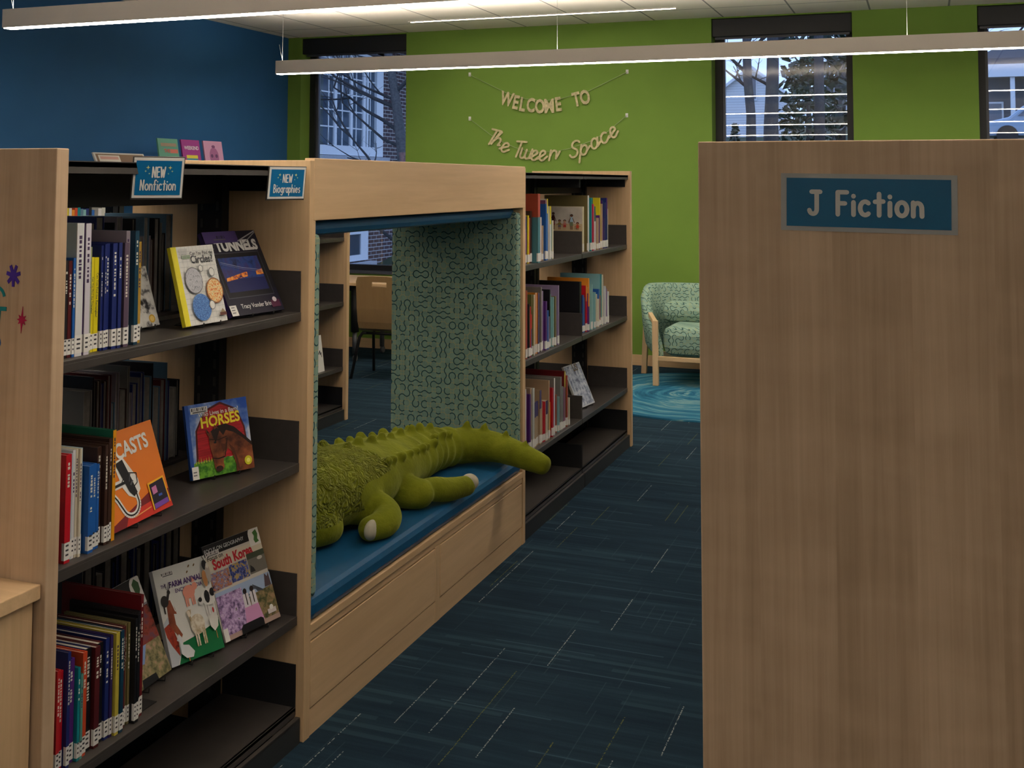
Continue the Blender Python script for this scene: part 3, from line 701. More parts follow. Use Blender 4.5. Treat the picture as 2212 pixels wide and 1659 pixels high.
row([(4.6280, .0188, .272, 'white'), (4.6492, .0269, .256, 'mauve'), (4.6773, .0321, .243, 'purple'), (4.7119, .0212, .262, 'tan'), (4.7357, .0246, .258, 'greywhite'), (4.7628, .0204, .194, 'tan', {'upper': 'navytan'}), (4.7857, .0206, .194, 'tan', {'upper': 'navytan'}),
 (4.8089, .0207, .190, 'tan', {'upper': 'navytan'}), (4.8322, .0209, .234, 'tan', {'upper': 'navytan'}), (4.8558, .0204, .182, 'tan'), (4.8788, .0320, .177, 'red'), (4.9135, .0216, .175, 'cream', {'upper': 'navytan'}), (4.9378, .0272, .261, 'tan', {'cover': 'tan'}),
 (4.9677, .0247, .157, 'orange'), (4.9952, .0327, .218, 'red'), (5.0307, .0281, .256, 'white', {'cover': 'grey'}), (5.0617, .0199, .179, 'olivegreen'), (5.0844, .0316, .172, 'brick'), (5.1189, .0225, .247, 'grey'), (5.1442, .0234, .199, 'grey'),
 (5.1706, .0266, .190, 'mauve'), (5.2002, .0119, .156, 'tan'), (5.2151, .0331, .259, 'yellowdull', {'cover': 'darkred'}), (5.2511, .0296, .146, 'black')], .3255, 'far bookcase lower left shelf', 'books on the far lower shelf', split=True)
# books on the other side of the near bookcase: their page edges face the aisle
def back_row(z, y0, y1, hs, cols, where):
    y = y0; i = 0
    while y < y1:
        t = R.choice((.006, .009, .014, .022, .03)); h = hs*R.uniform(.68, 1.0); c = R.choice(cols)
        book(-2.115, y, z, t, h, .205, c, '%s book turned pages outward, %s from left on %s' % (WORD.get(c, c), ordinal(i), where), 'books on the back of the near bookcase', flip=-1, callno=False, pg=m_page_shaded)
        y += t+.001; i += 1
dk = ('black', 'dark', 'grey', 'brown', 'navy', 'bluegrey', 'maroon', 'greylilac')
back_row(1.1255, 2.16, 2.60, .262, dk, 'near back top shelf')
back_row(.7255, 2.26, 2.64, .275, dk, 'near back middle shelf')
back_row(.3255, 2.26, 2.66, .26, ('black', 'dark', 'navy'), 'near back lower shelf')
yy = 3.83
for i, c in enumerate(('teal', 'tealpale', 'yellow', 'yellow', 'white', 'orange', 'orangered', 'teal', 'bluegrey', 'tealpale', 'navy', 'black', 'blue', 'grey', 'white', 'greywhite')):
    t = .018 if i < 13 else .024
    book(-3.40, yy, 1.1255, t-.001, .235*R.uniform(.93, 1), .19, c, '%s book, %s from left on shelf in the row behind' % (WORD.get(c, c), ordinal(i)), 'books in the row behind'); yy += t

# ------------------------------------------------------------------ display books, easels
class Lettering:
    """each line of print on a cover is a part of its own"""
    def __init__(s, w, h): s.W, s.H, s.parts, s.k = w, h, [], .0016
    def new(s, nm):
        s.k += .0001; q = Art((0, 0, 0), (1, 0, 0), (0, 0, 1), (0, -1, 0), s.k); s.parts.append((nm, q)); return q
    def text(s, *a, **k): s.new('title').text(*a, **k); return s
    def rect(s, *a):
        if not s.parts or s.parts[-1][0] != 'barcode_label': s.new('barcode_label')
        s.parts[-1][1].rect(*a); return s
def display(label, x, y, z, phi, Wd, Hh, th, T, face, spine, draw=None):
    o = thing('display_book', label, 'book', (x, y, z)); o.rotation_euler = (-th, 0, phi)
    M = MB(); M.box(.002, Wd, 0, .0018, 0, Hh, face).box(.002, Wd, T-.0018, T, 0, Hh, face).box(0, .002, 0, T, 0, Hh, spine)
    obj('cover', M, o, local=True)
    obj('pages', B(m_page, .003, Wd-.003, .0018, T-.0018, .003, Hh-.003), o, local=True)
    if draw:
        a = Art((0, 0, 0), (Wd, 0, 0), (0, 0, Hh), (0, -1, 0)); a.W, a.H = Wd, Hh; a.clip = True
        tx = Lettering(Wd, Hh)
        draw(a, tx)
        if a.mb.f: obj('cover_picture', a.mb, o, local=True)
        for nm, q in tx.parts: obj(nm, q.mb, o, local=True)
    return o
def easel(label, x, y, zs, phi, Wd, Hh, th, T):
    e = thing('book_easel', label, 'book stand', (x, y, zs), phi, 'wire book stands')
    for k in (.30, .70):
        u = Wd*k; bk = T/math.cos(th)+.003
        obj('wire_leg', MB().tube([(u, -.016, .014), (u, -.015, .0045), (u, .0, .003), (u, bk+.06, .003), (u, bk+.012, .02), (u, bk+.004+Hh*.62*math.sin(th), .012+Hh*.62*math.cos(th))], .0017, m_black, 6), e, local=True)
    obj('cross_wire', MB().tube([(Wd*.30, T+.05, .003), (Wd*.70, T+.05, .003)], .0017, m_black, 6), e, local=True)
W_ = P(232, 230, 226); K_ = P(20, 20, 24)
def noise_mat(name, stops, scale=30, detail=4, stretch=(1, 1, 1)):
    k = NT(name); k.rough(.4, .4); x, y, z = k.xyz()
    f = k.noise(k.vec(k.M('MULTIPLY', x, stretch[0]), k.M('MULTIPLY', y, stretch[1]), k.M('MULTIPLY', z, stretch[2])), scale, detail, .65)
    k.col(k.ramp(f, [(p, srgb(*c)) for p, c in stops])); return k.m
def barcode(t, u, v, w, h):
    t.rect(u, v, u+w, v+h, W_)
    for i in range(9): t.rect(u+w*(.06+.1*i), v+h*.4, u+w*(.06+.1*i)+w*(.03 if i % 3 else .06), v+h*.9, K_)
    t.rect(u+w*.1, v+h*.12, u+w*.9, v+h*.3, P(90, 90, 94))
def d_circles(a, t):
    a.rect(.0, 0, 1, 1, P(226, 226, 222)); a.rect(0, 0, .12, 1, P(226, 214, 40))
    g = P(186, 190, 190)
    for i in range(1, 15): a.rect(.12, i/15, 1, i/15+.004, g)
    for i in range(1, 10): a.rect(.12+.088*i, 0, .12+.088*i+.005, 1, g)
    coin = noise_mat('coin_silver', [(.35, (120, 122, 130)), (.5, (190, 192, 200)), (.65, (150, 150, 160))], 160)
    a.disc(.36, .555, .20, .17, P(90, 90, 96), 28).disc(.36, .555, .19, .16, coin, 28)
    pz = noise_mat('pizza_top', [(.36, (196, 60, 40)), (.48, (226, 170, 90)), (.56, (240, 220, 170)), (.66, (90, 120, 50))], 170)
    a.disc(.80, .40, .20, .165, P(150, 90, 40), 28).disc(.80, .40, .18, .15, pz, 28)
    ya = noise_mat('yarn_ball', [(.35, (30, 70, 150)), (.55, (70, 130, 200)), (.7, (130, 170, 220))], 200, 3, (1, 1, 3))
    a.disc(.42, .21, .215, .172, ya, 28)
    for u, v, r in ((.56, .70, .055), (.80, .64, .07), (.66, .22, .07)):
        a.disc(u, v, r, r*.85, P(120, 124, 126), 18).disc(u, v, r-.012, r*.85-.010, P(226, 226, 222), 18)
    t.text('Can You Find the', t.W*.68, t.H*.90, t.W*.078, P(50, 52, 60), .008); t.text('Circles?', t.W*.66, t.H*.82, t.W*.17, P(30, 32, 42), .02)
    for i in range(5): t.text('#' if i % 2 else '*', t.W*(.2+.06*i), t.H*.945, t.W*.07, P(110, 112, 118)) if 0 else None
    t.rect(t.W*.16, t.H*.90, t.W*.36, t.H*.97, P(205, 205, 204)); t.rect(t.W*.20, t.H*.84, t.W*.40, t.H*.885, P(150, 170, 140))
    a.rect(.80, .07, .96, .11, P(100, 56, 44)); a.poly([(.82, .11), (.94, .11), (.88, .16)], P(150, 130, 100))
def d_tunnels(a, t):
    a.rect(0, 0, 1, 1, P(26, 24, 44)); a.rect(0, .28, 1, .74, P(22, 22, 30))
    night = noise_mat('night_city', [(.35, (22, 30, 70)), (.5, (40, 70, 140)), (.62, (60, 50, 110)), (.72, (30, 60, 130))], 22)
    a.rect(.06, .20, .92, .74, P(70, 72, 84)).rect(.07, .21, .91, .73, P(24, 24, 32)); a.rect(.12, .27, .86, .68, night)
    a.rect(.12, .27, .86, .42, P(34, 40, 92)); fire = noise_mat('city_glow', [(.40, (40, 40, 90)), (.5, (230, 120, 40)), (.62, (250, 180, 80)), (.7, (60, 40, 80))], 70)
    a.poly([(.14, .40), (.55, .44), (.56, .50), (.15, .44)], fire); a.poly([(.72, .45), (.86, .45), (.86, .52), (.73, .50)], fire)
    a.line([(.14, .63), (.5, .55), (.86, .50)], .006, P(150, 160, 190)); a.line([(.14, .61), (.5, .53), (.86, .48)], .004, P(120, 130, 170))
    a.rect(0, .86, .62, 1, P(70, 52, 110)); a.line([(.60, .87), (.98, .985)], .014, P(170, 170, 176)); a.line([(.66, .82), (.98, .97)], .012, P(150, 150, 156))
    t.text('TUNNELS', t.W*.55, t.H*.815, t.W*.195, P(226, 226, 224), .055, .93)
    barcode(t, t.W*.14, t.H*.885, t.W*.27, t.H*.07)
    t.text('Tracy Vonder Brink', t.W*.52, t.H*.095, t.W*.085, P(214, 214, 214), .012, .9)
    a.rect(.78, .045, .95, .13, P(80, 30, 60)); a.disc(.865, .135, .04, .03, P(200, 190, 200), 12); t.text('Crown', t.W*.865, t.H*.085, t.W*.05, P(210, 200, 200))
    a.rect(0, 0, .12, .12, W_)
    for i in range(3): a.rect(.02, .03+.03*i, .08, .04+.03*i, P(110, 110, 114))
def d_gray(a, t):
    bw = noise_mat('ink_figures', [(.38, (30, 30, 32)), (.44, (120, 120, 120)), (.5, (196, 196, 192)), (.7, (214, 214, 210))], 26, 3)
    a.rect(0, 0, 1, 1, bw); a.disc(.82, .12, .09, .07, P(200, 160, 60), 16).disc(.82, .12, .06, .045, P(226, 196, 110), 16)
def d_podcasts(a, t):
    a.rect(0, 0, 1, 1, P(226, 122, 34)); a.poly([(0, 1), (.42, 1), (.22, .80), (.0, .84)], P(110, 34, 50)); a.poly([(0, 0), (.10, 0), (0, .14)], P(100, 26, 40))
    a.poly([(0, .05), (.72, .26), (1, .20), (1, 0), (0, 0)], P(120, 28, 36)); a.poly([(.22, 0), (.30, .12), (.98, .17), (1, 0)], P(206, 54, 40))
    hook = arc(.36, .22, .13, .13, 200, 355, 14)
    cable = [(.0, .50), (.08, .44), (.18, .30)]+hook+[(.48, .30)]
    a.poly([(.245, .69), (.41, .71), (.56, .44), (.56, .32), (.47, .24), (.36, .30), (.30, .40)], W_); a.line(cable, .06, W_); a.line([(0, .44), (.34, .45)], .08, W_)
    a.line(cable, .018, K_); a.poly([(.27, .67), (.39, .69), (.46, .46), (.50, .30), (.44, .27), (.38, .34)], K_); a.line([(0, .43), (.16, .44), (.40, .45)], .03, K_)
    a.line([(.30, .46), (.40, .54), (.55, .50), (.53, .40), (.40, .34)], .012, K_); a.line([(.42, .40), (.47, .44)], .02, P(90, 90, 96)); a.line([(.41, .44), (.45, .52)], .014, P(70, 70, 80))
    a.poly([(.675, .04), (.97, .06), (.95, .36), (.67, .34)], P(240, 180, 40)); a.poly([(.695, .04), (.95, .06), (.93, .34), (.69, .32)], P(32, 26, 46)); a.poly([(.72, .20), (.80, .21), (.795, .29), (.715, .28)], P(200, 120, 170)); a.poly([(.70, .045), (.94, .06), (.935, .115), (.70, .10)], P(120, 70, 170)); a.rect(.80, .16, .86, .185, P(60, 90, 180))
    t.text('CASTS', t.W*.585, t.H*.785, t.W*.20, W_, .03, .95, .04); t.text('G', t.W*.07, t.H*.925, t.W*.11, P(220, 90, 60), .02)
    t.text('BY THE EDITORS', t.W*.55, t.H*.085, t.W*.05, P(236, 150, 60), .01, .9, .1) if 0 else a.poly([(.36, .055), (.64, .085), (.64, .098), (.36, .068)], P(236, 160, 90))
def d_horses(a, t):
    sky = noise_mat('cover_sky', [(.38, (40, 84, 176)), (.5, (110, 140, 200)), (.62, (214, 216, 226))], 9)
    a.rect(0, 0, 1, 1, sky); a.rect(0, 0, .055, 1, P(36, 80, 160))
    a.poly([(.10, .22), (.13, .64), (.30, .90), (.56, .985), (.82, .86), (.92, .60), (.95, .22)], P(84, 24, 24))
    k = noise_mat('barn_boards', [(.4, (150, 24, 34)), (.6, (186, 34, 44))], 40, 2, (.3, 1, 6))
    a.poly([(.13, .22), (.155, .63), (.315, .875), (.56, .955), (.80, .84), (.895, .59), (.92, .22)], k)
    gr = noise_mat('cover_grass', [(.4, (50, 110, 30)), (.6, (110, 170, 50))], 60)
    a.poly([(.055, 0), (1, 0), (1, .2)]+[(1-.945*i/16, .21+(.02 if i % 2 else 0)) for i in range(17)], gr)
    for i in range(8): a.poly([(.08+.04*i, .2), (.09+.04*i, .26+.01*(i % 3)), (.1+.04*i, .2)], P(190, 180, 70))
    br = noise_mat('horse_coat', [(.36, (70, 34, 22)), (.5, (120, 64, 38)), (.66, (160, 92, 56))], 18)
    a.poly([(.70, 0), (.71, .10), (.66, .28), (.60, .34), (.60, .62), (.70, .60), (.84, .50), (1, .31), (1, 0)], br)
    a.poly([(.40, .62), (.50, .65), (.62, .62), (.64, .40), (.58, .30), (.53, .25), (.51, .16), (.52, .10), (.49, .06), (.42, .05), (.37, .09), (.36, .16), (.345, .30), (.32, .42), (.32, .52), (.35, .60)], br)
    mn = P(36, 22, 20); dk_ = P(84, 44, 28)
    a.poly([(.46, .66), (.60, .675), (.74, .61), (.90, .46), (1, .36), (1, .31), (.86, .44), (.72, .54), (.60, .585), (.55, .52), (.50, .59)], mn); a.poly([(.36, .60), (.44, .66), (.50, .60), (.45, .50), (.42, .44), (.39, .50)], mn)
    a.poly([(.335, .58), (.275, .66), (.29, .58), (.33, .52)], br); a.poly([(.41, .62), (.42, .685), (.47, .64)], br); a.poly([(.335, .575), (.29, .64), (.30, .59)], mn)
    a.poly([(.62, .40), (.64, .34), (.70, .20), (.72, .05), (.76, .0), (.74, .16), (.70, .32)], dk_); a.poly([(.49, .42), (.56, .40), (.60, .44), (.57, .33), (.52, .30)], dk_)
    a.disc(.405, .445, .022, .016, K_, 10); a.disc(.43, .085, .06, .04, P(60, 32, 28), 14); a.disc(.40, .10, .016, .012, K_, 8); a.line([(.345, .24), (.43, .22), (.54, .235)], .014, P(40, 20, 16)); a.line([(.325, .50), (.45, .47), (.60, .50)], .012, P(40, 20, 16)); a.line([(.54, .24), (.60, .48)], .012, P(40, 20, 16))
    a.disc(.90, .12, .062, .062, P(206, 200, 40), 18).disc(.90, .12, .03, .03, P(240, 232, 120), 12)
    t.text('HORSES', t.W*.535, t.H*.735, t.W*.195, P(240, 220, 60), .03, .92, .03); t.text('Who Lives in a Barn?', t.W*.52, t.H*.85, t.W*.08, W_, .012, .95, .02)
    barcode(t, t.W*.08, t.H*.87, t.W*.27, t.H*.085); a.rect(0, 0, .10, .17, W_)
    for i in range(2): a.rect(.015, .05+.04*i, .07, .065+.04*i, P(120, 120, 126))
def animal(a, u, v, w, h, m, head, legs, neck=None):
    a.disc(u, v, w, h, m, 18)
    for du in legs: a.poly([(u+du*w-.016, v), (u+du*w+.016, v), (u+du*w+.012, v-h*2.1), (u+du*w-.012, v-h*2.1)], m)
    hu, hv, hr = head; a.disc(hu, hv, hr, hr*.8, m, 14)
    a.poly([(u+(.6*w if hu > u else -.6*w), v+h*.6), (u+(.9*w if hu > u else -.9*w), v-h*.2), (hu+hr*.5, hv-hr*.3), (hu-hr*.5, hv+hr*.2)], m)
def d_farm(a, t):
    a.rect(0, 0, 1, 1, P(222, 222, 218)); a.poly([(.14, 0), (1, 0), (1, .30), (.78, .26), (.5, .22), (.28, .20)], P(10, 110, 62))
    fb = noise_mat('cockerel_feathers', [(.36, (70, 26, 22)), (.5, (170, 60, 36)), (.66, (120, 40, 30))], 40)
    a.poly([(0, .44), (.10, .50), (.16, .36), (.20, .10), (.12, 0), (0, 0)], P(190, 196, 204)); a.poly([(0, .40), (.13, .44), (.20, .22), (.18, .08), (.08, .20), (.02, .30)], fb)
    hz = noise_mat('chestnut_coat', [(.4, (116, 56, 36)), (.6, (156, 84, 54))], 16); wo = noise_mat('fleece', [(.38, (180, 160, 120)), (.6, (230, 222, 206))], 50); pk = P(226, 150, 130)
    a.poly([(.12, .60), (.14, .66), (.20, .66), (.26, .56), (.27, .50), (.22, .51), (.22, .40), (.30, .28), (.26, .24), (.16, .34), (.10, .42)], hz); a.poly([(.14, .66), (.16, .70), (.17, .66)], hz); a.line([(.21, .65), (.255, .53)], .012, W_)
    animal(a, .10, .66, .07, .06, P(40, 36, 36), (.20, .74, .03), (-.4,)); a.line([(.19, .76), (.23, .84)], .008, P(30, 28, 28)); a.line([(.21, .76), (.26, .82)], .008, P(30, 28, 28)); a.line([(.17, .77), (.15, .84)], .008, P(30, 28, 28))
    animal(a, .56, .68, .115, .07, pk, (.68, .72, .05), (-.7, -.4, .3, .6)); a.poly([(.64, .76), (.66, .82), (.70, .77)], pk)
    animal(a, .90, .56, .15, .085, W_, (.73, .54, .045), (-.6, -.3, .4)); 
    for u, v, p, q in ((.86, .57, .05, .07), (.97, .60, .05, .045), (.72, .56, .035, .025)): a.disc(u, v, p, q, K_, 12)
    animal(a, .58, .33, .135, .105, wo, (.46, .47, .04), (-.5, -.2, .5, .75)); a.disc(.455, .46, .028, .034, P(226, 214, 196), 12); a.poly([(.40, .48), (.44, .50), (.43, .47)], wo); a.poly([(.52, .50), (.48, .50), (.49, .47)], wo)
    a.poly([(.14, .24), (.20, .30), (.24, .26), (.24, .18), (.34, .16), (.42, .08), (.38, .03), (.26, .04), (.18, .10), (.19, .22)], P(214, 218, 222)); a.line([(.30, .04), (.30, .0)], .012, P(220, 130, 60))
    a.poly([(.80, .34), (.88, .40), (.92, .36), (.97, .34), (.94, .24), (.86, .20), (.80, .26)], P(226, 224, 218)); a.disc(.905, .415, .016, .03, P(170, 40, 40), 8); a.line([(.88, .20), (.88, .12)], .01, P(200, 120, 60))
    lm = P(186, 130, 80); a.disc(.88, .76, .045, .09, lm, 14); a.disc(.92, .90, .05, .055, K_, 14); a.disc(.96, .80, .05, .10, P(170, 160, 150), 14); a.line([(.93, .95), (.90, 1)], .02, P(120, 110, 104)); a.disc(.965, .885, .025, .03, P(216, 210, 200), 10)
    for u, v in ((.62, .94), (.72, .935), (.57, .885)): a.disc(u, v, .022, .01, P(120, 90, 50), 8, .5)
    t.text('FARM ANIMAL', t.W*.545, t.H*.80, t.W*.118, P(80, 50, 110), .035, .82, -.02); t.text('ENCYCLOPEDIA', t.W*.58, t.H*.725, t.W*.083, P(80, 50, 110), .015, .86, -.02); t.text('THE', t.W*.135, t.H*.81, t.W*.07, P(80, 50, 110), .018, .8)
    barcode(t, t.W*.12, t.H*.90, t.W*.24, t.H*.05)
def d_korea(a, t):
    a.rect(0, 0, 1, 1, P(206, 200, 190)); a.rect(0, .885, 1, 1, K_); a.disc(.93, .93, .13, .12, W_, 22); a.rect(0, .73, 1, .86, P(216, 206, 186)); a.rect(.80, .82, 1, .94, W_)
    a.poly([(.88, .96), (.95, .985), (.97, .93), (.95, .88), (.97, .85), (.90, .84), (.88, .88), (.90, .92)], P(70, 120, 60))
    mk = noise_mat('market_photo', [(.36, (40, 46, 90)), (.46, (200, 130, 70)), (.55, (90, 110, 170)), (.66, (220, 190, 150)), (.74, (80, 40, 50))], 110)
    cr_ = noise_mat('crowd_photo', [(.36, (30, 36, 80)), (.5, (70, 90, 170)), (.58, (200, 170, 60)), (.7, (90, 50, 90))], 130)
    a.rect(.02, .52, .34, .705, mk).rect(.35, .53, .67, .72, cr_).rect(.68, .54, 1, .76, P(116, 112, 104)); a.rect(.68, .70, 1, .76, P(66, 76, 60)); a.poly([(.69, .56), (.71, .64), (.76, .60), (.78, .56)], P(40, 40, 42)); a.disc(.90, .68, .05, .02, P(200, 196, 190), 10)
    bl = noise_mat('blossom', [(.36, (90, 70, 110)), (.5, (170, 140, 190)), (.62, (214, 190, 226)), (.7, (90, 90, 80))], 90)
    gd = noise_mat('garden', [(.38, (70, 80, 50)), (.52, (130, 116, 80)), (.64, (170, 140, 110))], 60)
    a.rect(.02, .0, 1, .50, P(160, 180, 212)); a.poly([(.42, .0), (.42, .30), (.6, .34), (1, .36), (1, 0)], gd); a.rect(.02, 0, .46, .46, bl); a.poly([(.48, .33), (.60, .35), (.66, .44), (.72, .35), (.84, .34), (.66, .39)], P(90, 96, 110))
    a.poly([(.86, .36), (.98, .36), (.97, .50), (.94, .46), (.90, .50)], P(90, 74, 80)); a.rect(.02, 0, 1, .05, P(176, 150, 140))
    for u in (.50, .62):
        a.poly([(u-.05, .28), (u+.05, .28), (u+.10, .05), (u-.10, .05)], P(210, 150, 196)); a.poly([(u-.05, .38), (u+.05, .38), (u+.055, .24), (u-.055, .24)], P(222, 216, 222)); a.disc(u, .405, .032, .03, P(40, 28, 28), 12); a.rect(u-.008, .26, u+.008, .39, P(40, 28, 28))
    t.text('South Korea', t.W*.455, t.H*.785, t.W*.165, P(190, 36, 50), .04, .84, .03); t.text('FOCUS ON GEOGRAPHY', t.W*.36, t.H*.935, t.W*.066, P(220, 220, 220), .008, .95); t.text('Focus on', t.W*.17, t.H*.855, t.W*.075, K_, .012)
    barcode(t, t.W*.02, t.H*.875, t.W*.23, t.H*.05); a.poly([(.30, 0), (.70, 0), (.70, .07), (.66, .09), (.34, .09), (.30, .06)], K_); t.text('Heather C. Morris', t.W*.50, t.H*.045, t.W*.05, W_)
    a.rect(.80, .08, .95, .13, P(216, 206, 206)); a.disc(.875, .14, .035, .028, W_, 10); a.rect(0, 0, .08, .13, W_)
def d_geo(a, t):
    a.rect(0, 0, 1, 1, P(150, 150, 160)); a.rect(0, .82, 1, 1, K_); a.disc(.90, .90, .16, .12, W_, 22); a.rect(.7, .72, 1, .84, W_)
    a.poly([(.80, .94), (.88, .985), (.96, .93), (.95, .86), (.88, .80), (.82, .86)], P(60, 96, 56))
    a.rect(0, .30, 1, .70, noise_mat('red_photo', [(.36, (60, 26, 30)), (.5, (150, 60, 44)), (.66, (110, 70, 90))], 40)); gd = noise_mat('valley_photo', [(.38, (90, 90, 60)), (.52, (150, 140, 100)), (.66, (190, 150, 130))], 50)
    a.rect(0, 0, 1, .36, gd); a.poly([(0, .36), (.66, .36), (.5, .20), (0, .24)], P(130, 160, 214)); a.poly([(.30, 0), (.68, 0), (.66, .07), (.34, .08)], K_)
    t.text('GEOGRAPHY', t.W*.44, t.H*.875, t.W*.085, P(220, 220, 220), .01, .95)
def d_nus(a, t):
    a.rect(0, 0, 1, 1, P(196, 200, 210)); a.rect(.04, .03, .96, .97, noise_mat('pale_print', [(.36, (90, 96, 130)), (.5, (170, 180, 204)), (.62, (216, 220, 230))], 34))
    t.text('US', t.W*.62, t.H*.90, t.W*.26, P(110, 92, 70), .03)
zt, zm, zl = 1.1255, .7255, .3255
D = [('white picture book with a coin, a pizza and blue yarn, titled Circles, on wire stand', -1.621, 2.265, zt, 1.504, .158, .192, .274, .010, W_, P(226, 214, 40), d_circles),
 ('dark navy book titled TUNNELS with a night city photo, leaning on wire stand', -1.633, 2.477, zt, 1.421, .206, .238, .497, .012, P(26, 24, 44), P(60, 44, 100), d_tunnels),
 ('black and white patterned book with gold seal, standing behind the row on top shelf', -1.705, 2.150, zt, 1.598, .133, .145, .314, .010, P(190, 190, 186), W_, d_gray),
 ('orange book about podcasts with a microphone cutout, facing out on middle shelf', -1.602, 1.995, zm, 1.641, .229, .200, .327, .010, P(226, 122, 34), P(226, 150, 30), d_podcasts),
 ('square red barn book titled HORSES with a brown horse head', -1.703, 2.418, zm, 1.190, .187, .182, .236, .009, P(170, 40, 40), P(36, 80, 160), d_horses),
 ('white book of farm animals titled THE FARM ANIMAL ENCYCLOPEDIA on lower shelf', -1.664, 2.298, zl, 1.273, .155, .221, .40, .014, W_, W_, d_farm),
 ('travel book titled South Korea with market and garden photos on lower shelf', -1.632, 2.466, zl, 1.396, .205, .234, .37, .010, W_, K_, d_korea),
 ('geography book with black band and green map, half hidden behind the bookend', -1.650, 2.128, zl, 1.640, .162, .228, .444, .010, W_, K_, d_geo),
 ('pale blue book cover leaning alone on the far lower shelf', -1.637, 5.618, zl, 1.439, .198, .221, .42, .010, W_, W_, d_nus)]
for i, (lab, x, y, z, phi, w, h, th, T, fc, sp, dr) in enumerate(D):
    display(lab, x, y, z+.008, phi, w, h, th, T, fc, sp, dr)
    if i != 8 or 1: easel('black wire book stand under the %s' % ['Circles book', 'TUNNELS book', 'black and white book', 'orange podcast book', 'HORSES book', 'farm animal book', 'South Korea book', 'half hidden geography book', 'pale blue far book'][i], x, y, z, phi, w, h, th, T)
# family picture book seen cover-on in the far bookcase, and its neighbour
o = book(-1.60, 5.560, 1.1255, .020, .228, .225, 'palecream', 'cream picture book with a family holding hands on its cover, far top shelf', 'books on the far top shelf', cover='palecream')
a = Art((-.222, 0, .003), (.219, 0, 0), (0, 0, .222), (0, -1, 0))
a.rect(0, 0, 1, 1, noise_mat('family_cover', [(.35, (190, 180, 168)), (.65, (214, 206, 196))], 8)); a.rect(0, 0, 1, .62, P(196, 176, 140)); a.o += Vector((.042, 0, .105)); a.V *= .52; a.U *= .80
for u, hh, c1, c2, sk in ((.14, .78, (70, 24, 30), (120, 40, 40), (80, 50, 40)), (.33, .46, (150, 140, 60), (110, 100, 110), (150, 100, 70)), (.49, .46, (200, 130, 120), (180, 60, 50), (200, 150, 120)), (.70, .70, (160, 190, 210), (110, 120, 90), (110, 70, 50)), (.88, .36, (190, 70, 40), (190, 70, 40), (150, 100, 70))):
    a.disc(u, hh-.05, .045, .055, P(40, 28, 26), 12).disc(u, hh-.07, .035, .045, P(*sk), 12); a.poly([(u-.05, hh*.5), (u+.05, hh*.5), (u+.035, hh-.12), (u-.035, hh-.12)], P(*c1)); a.poly([(u-.045, hh*.28), (u+.045, hh*.28), (u+.04, hh*.52), (u-.04, hh*.52)], P(*c2))
    for s in (-1, 1): a.line([(u+s*.03, hh-.16), (u+s*.09, hh*.48)], .02, P(*sk)); a.line([(u+s*.02, hh*.28), (u+s*.02, .03)], .022, P(*sk))
obj('cover_picture', a.mb, o, local=True)
# bookends
def bookend(x, y, z, label, h=.15):
    t = thing('bookend', label, 'bookend', (x, y, z)); obj('plate', B(m_black, x-.12, x, y, y+.0015, z, z+h), t, 0); obj('foot', B(m_black, x-.12, x, y+.0015, y+.06, z, z+.0015), t)
bookend(-1.60, 2.0955, zl, "black metal bookend holding the row on the near bookcase's lower shelf", .185)
bookend(-1.68, 2.066, zt, "black metal bookend holding the row on the near bookcase's top shelf", .13)
bookend(-1.60, 6.044, zt, 'black metal bookend at the right end of the far top shelf', .19)
# white card on the bookcase behind
o = thing('shelf_card', 'white folded card with handwriting on the bookcase seen through the nook', 'card', (-3.40, 6.08, zl))
obj('card', MB().prism([(-3.40, 6.085, zl), (-3.40, 6.168, zl), (-3.43, 6.168, zl+.215), (-3.43, 6.085, zl+.215)], m_white, (-.002, 0, 0)), o)
obj('scribble', MB().tube([(-3.4155, 6.115, .43), (-3.4155, 6.13, .45), (-3.4155, 6.135, .425), (-3.4155, 6.145, .44), (-3.4135, 6.15, .41)], .003, K_, 5), o)

# ------------------------------------------------------------------ signs
SGN = P(8, 110, 165, .35, .5)
def canopy_sign(label, x, y, z, phi, Wd, Hh, th, words):
    o = thing('shelf_sign', label, 'sign', (x, y, z)); o.rotation_euler = (-th, 0, phi)
    obj('holder', MB().box(-Wd/2-.002, Wd/2+.002, .0012, .006, -Hh/2-.004, Hh/2+.002, m_metal).box(-.02, .02, .006, .05, Hh/2-.025, Hh/2-.015, m_metal), o, local=True)
    obj('card', B(m_white, -Wd/2, Wd/2, 0, .0012, -Hh/2, Hh/2), o, local=True)
    a = Art((0, 0, 0), (1, 0, 0), (0, 0, 1), (0, -1, 0)); a.rect(-Wd*.455, -Hh*.43, Wd*.455, Hh*.43, SGN); obj('panel', a.mb, o, local=True, label='bright blue panel')
    a = Art((0, 0, 0), (1, 0, 0), (0, 0, 1), (0, -1, 0), .0012)
    V, Fc = stroke_polys(words[0], Hh*.25, Hh*.034, .22, fit=Wd*.25); a.shape(V, Fc, 0, Hh*.02, W_)
    V, Fc = stroke_polys(words[1], Hh*.25, Hh*.031, .24, fit=Wd*words[2]); a.shape(V, Fc, 0, -Hh*.30, W_)
    obj('lettering', a.mb, o, local=True, label='white hand lettering')
    a = Art((0, 0, 0), (1, 0, 0), (0, 0, 1), (0, -1, 0), .0012)
    for s in (-1, 1):
        for u, v, r in ((.22, .26, .055), (.265, .17, .03), (.19, .11, .025)):
            q = [(s*u*Wd+(r if i % 2 == 0 else r*.3)*Hh*math.cos(pi/2+i*pi/4), v*Hh+(r if i % 2 == 0 else r*.3)*Hh*math.sin(pi/2+i*pi/4)) for i in range(8)]
            a.poly(q, P(226, 222, 150))
    obj('sparkles', a.mb, o, local=True)
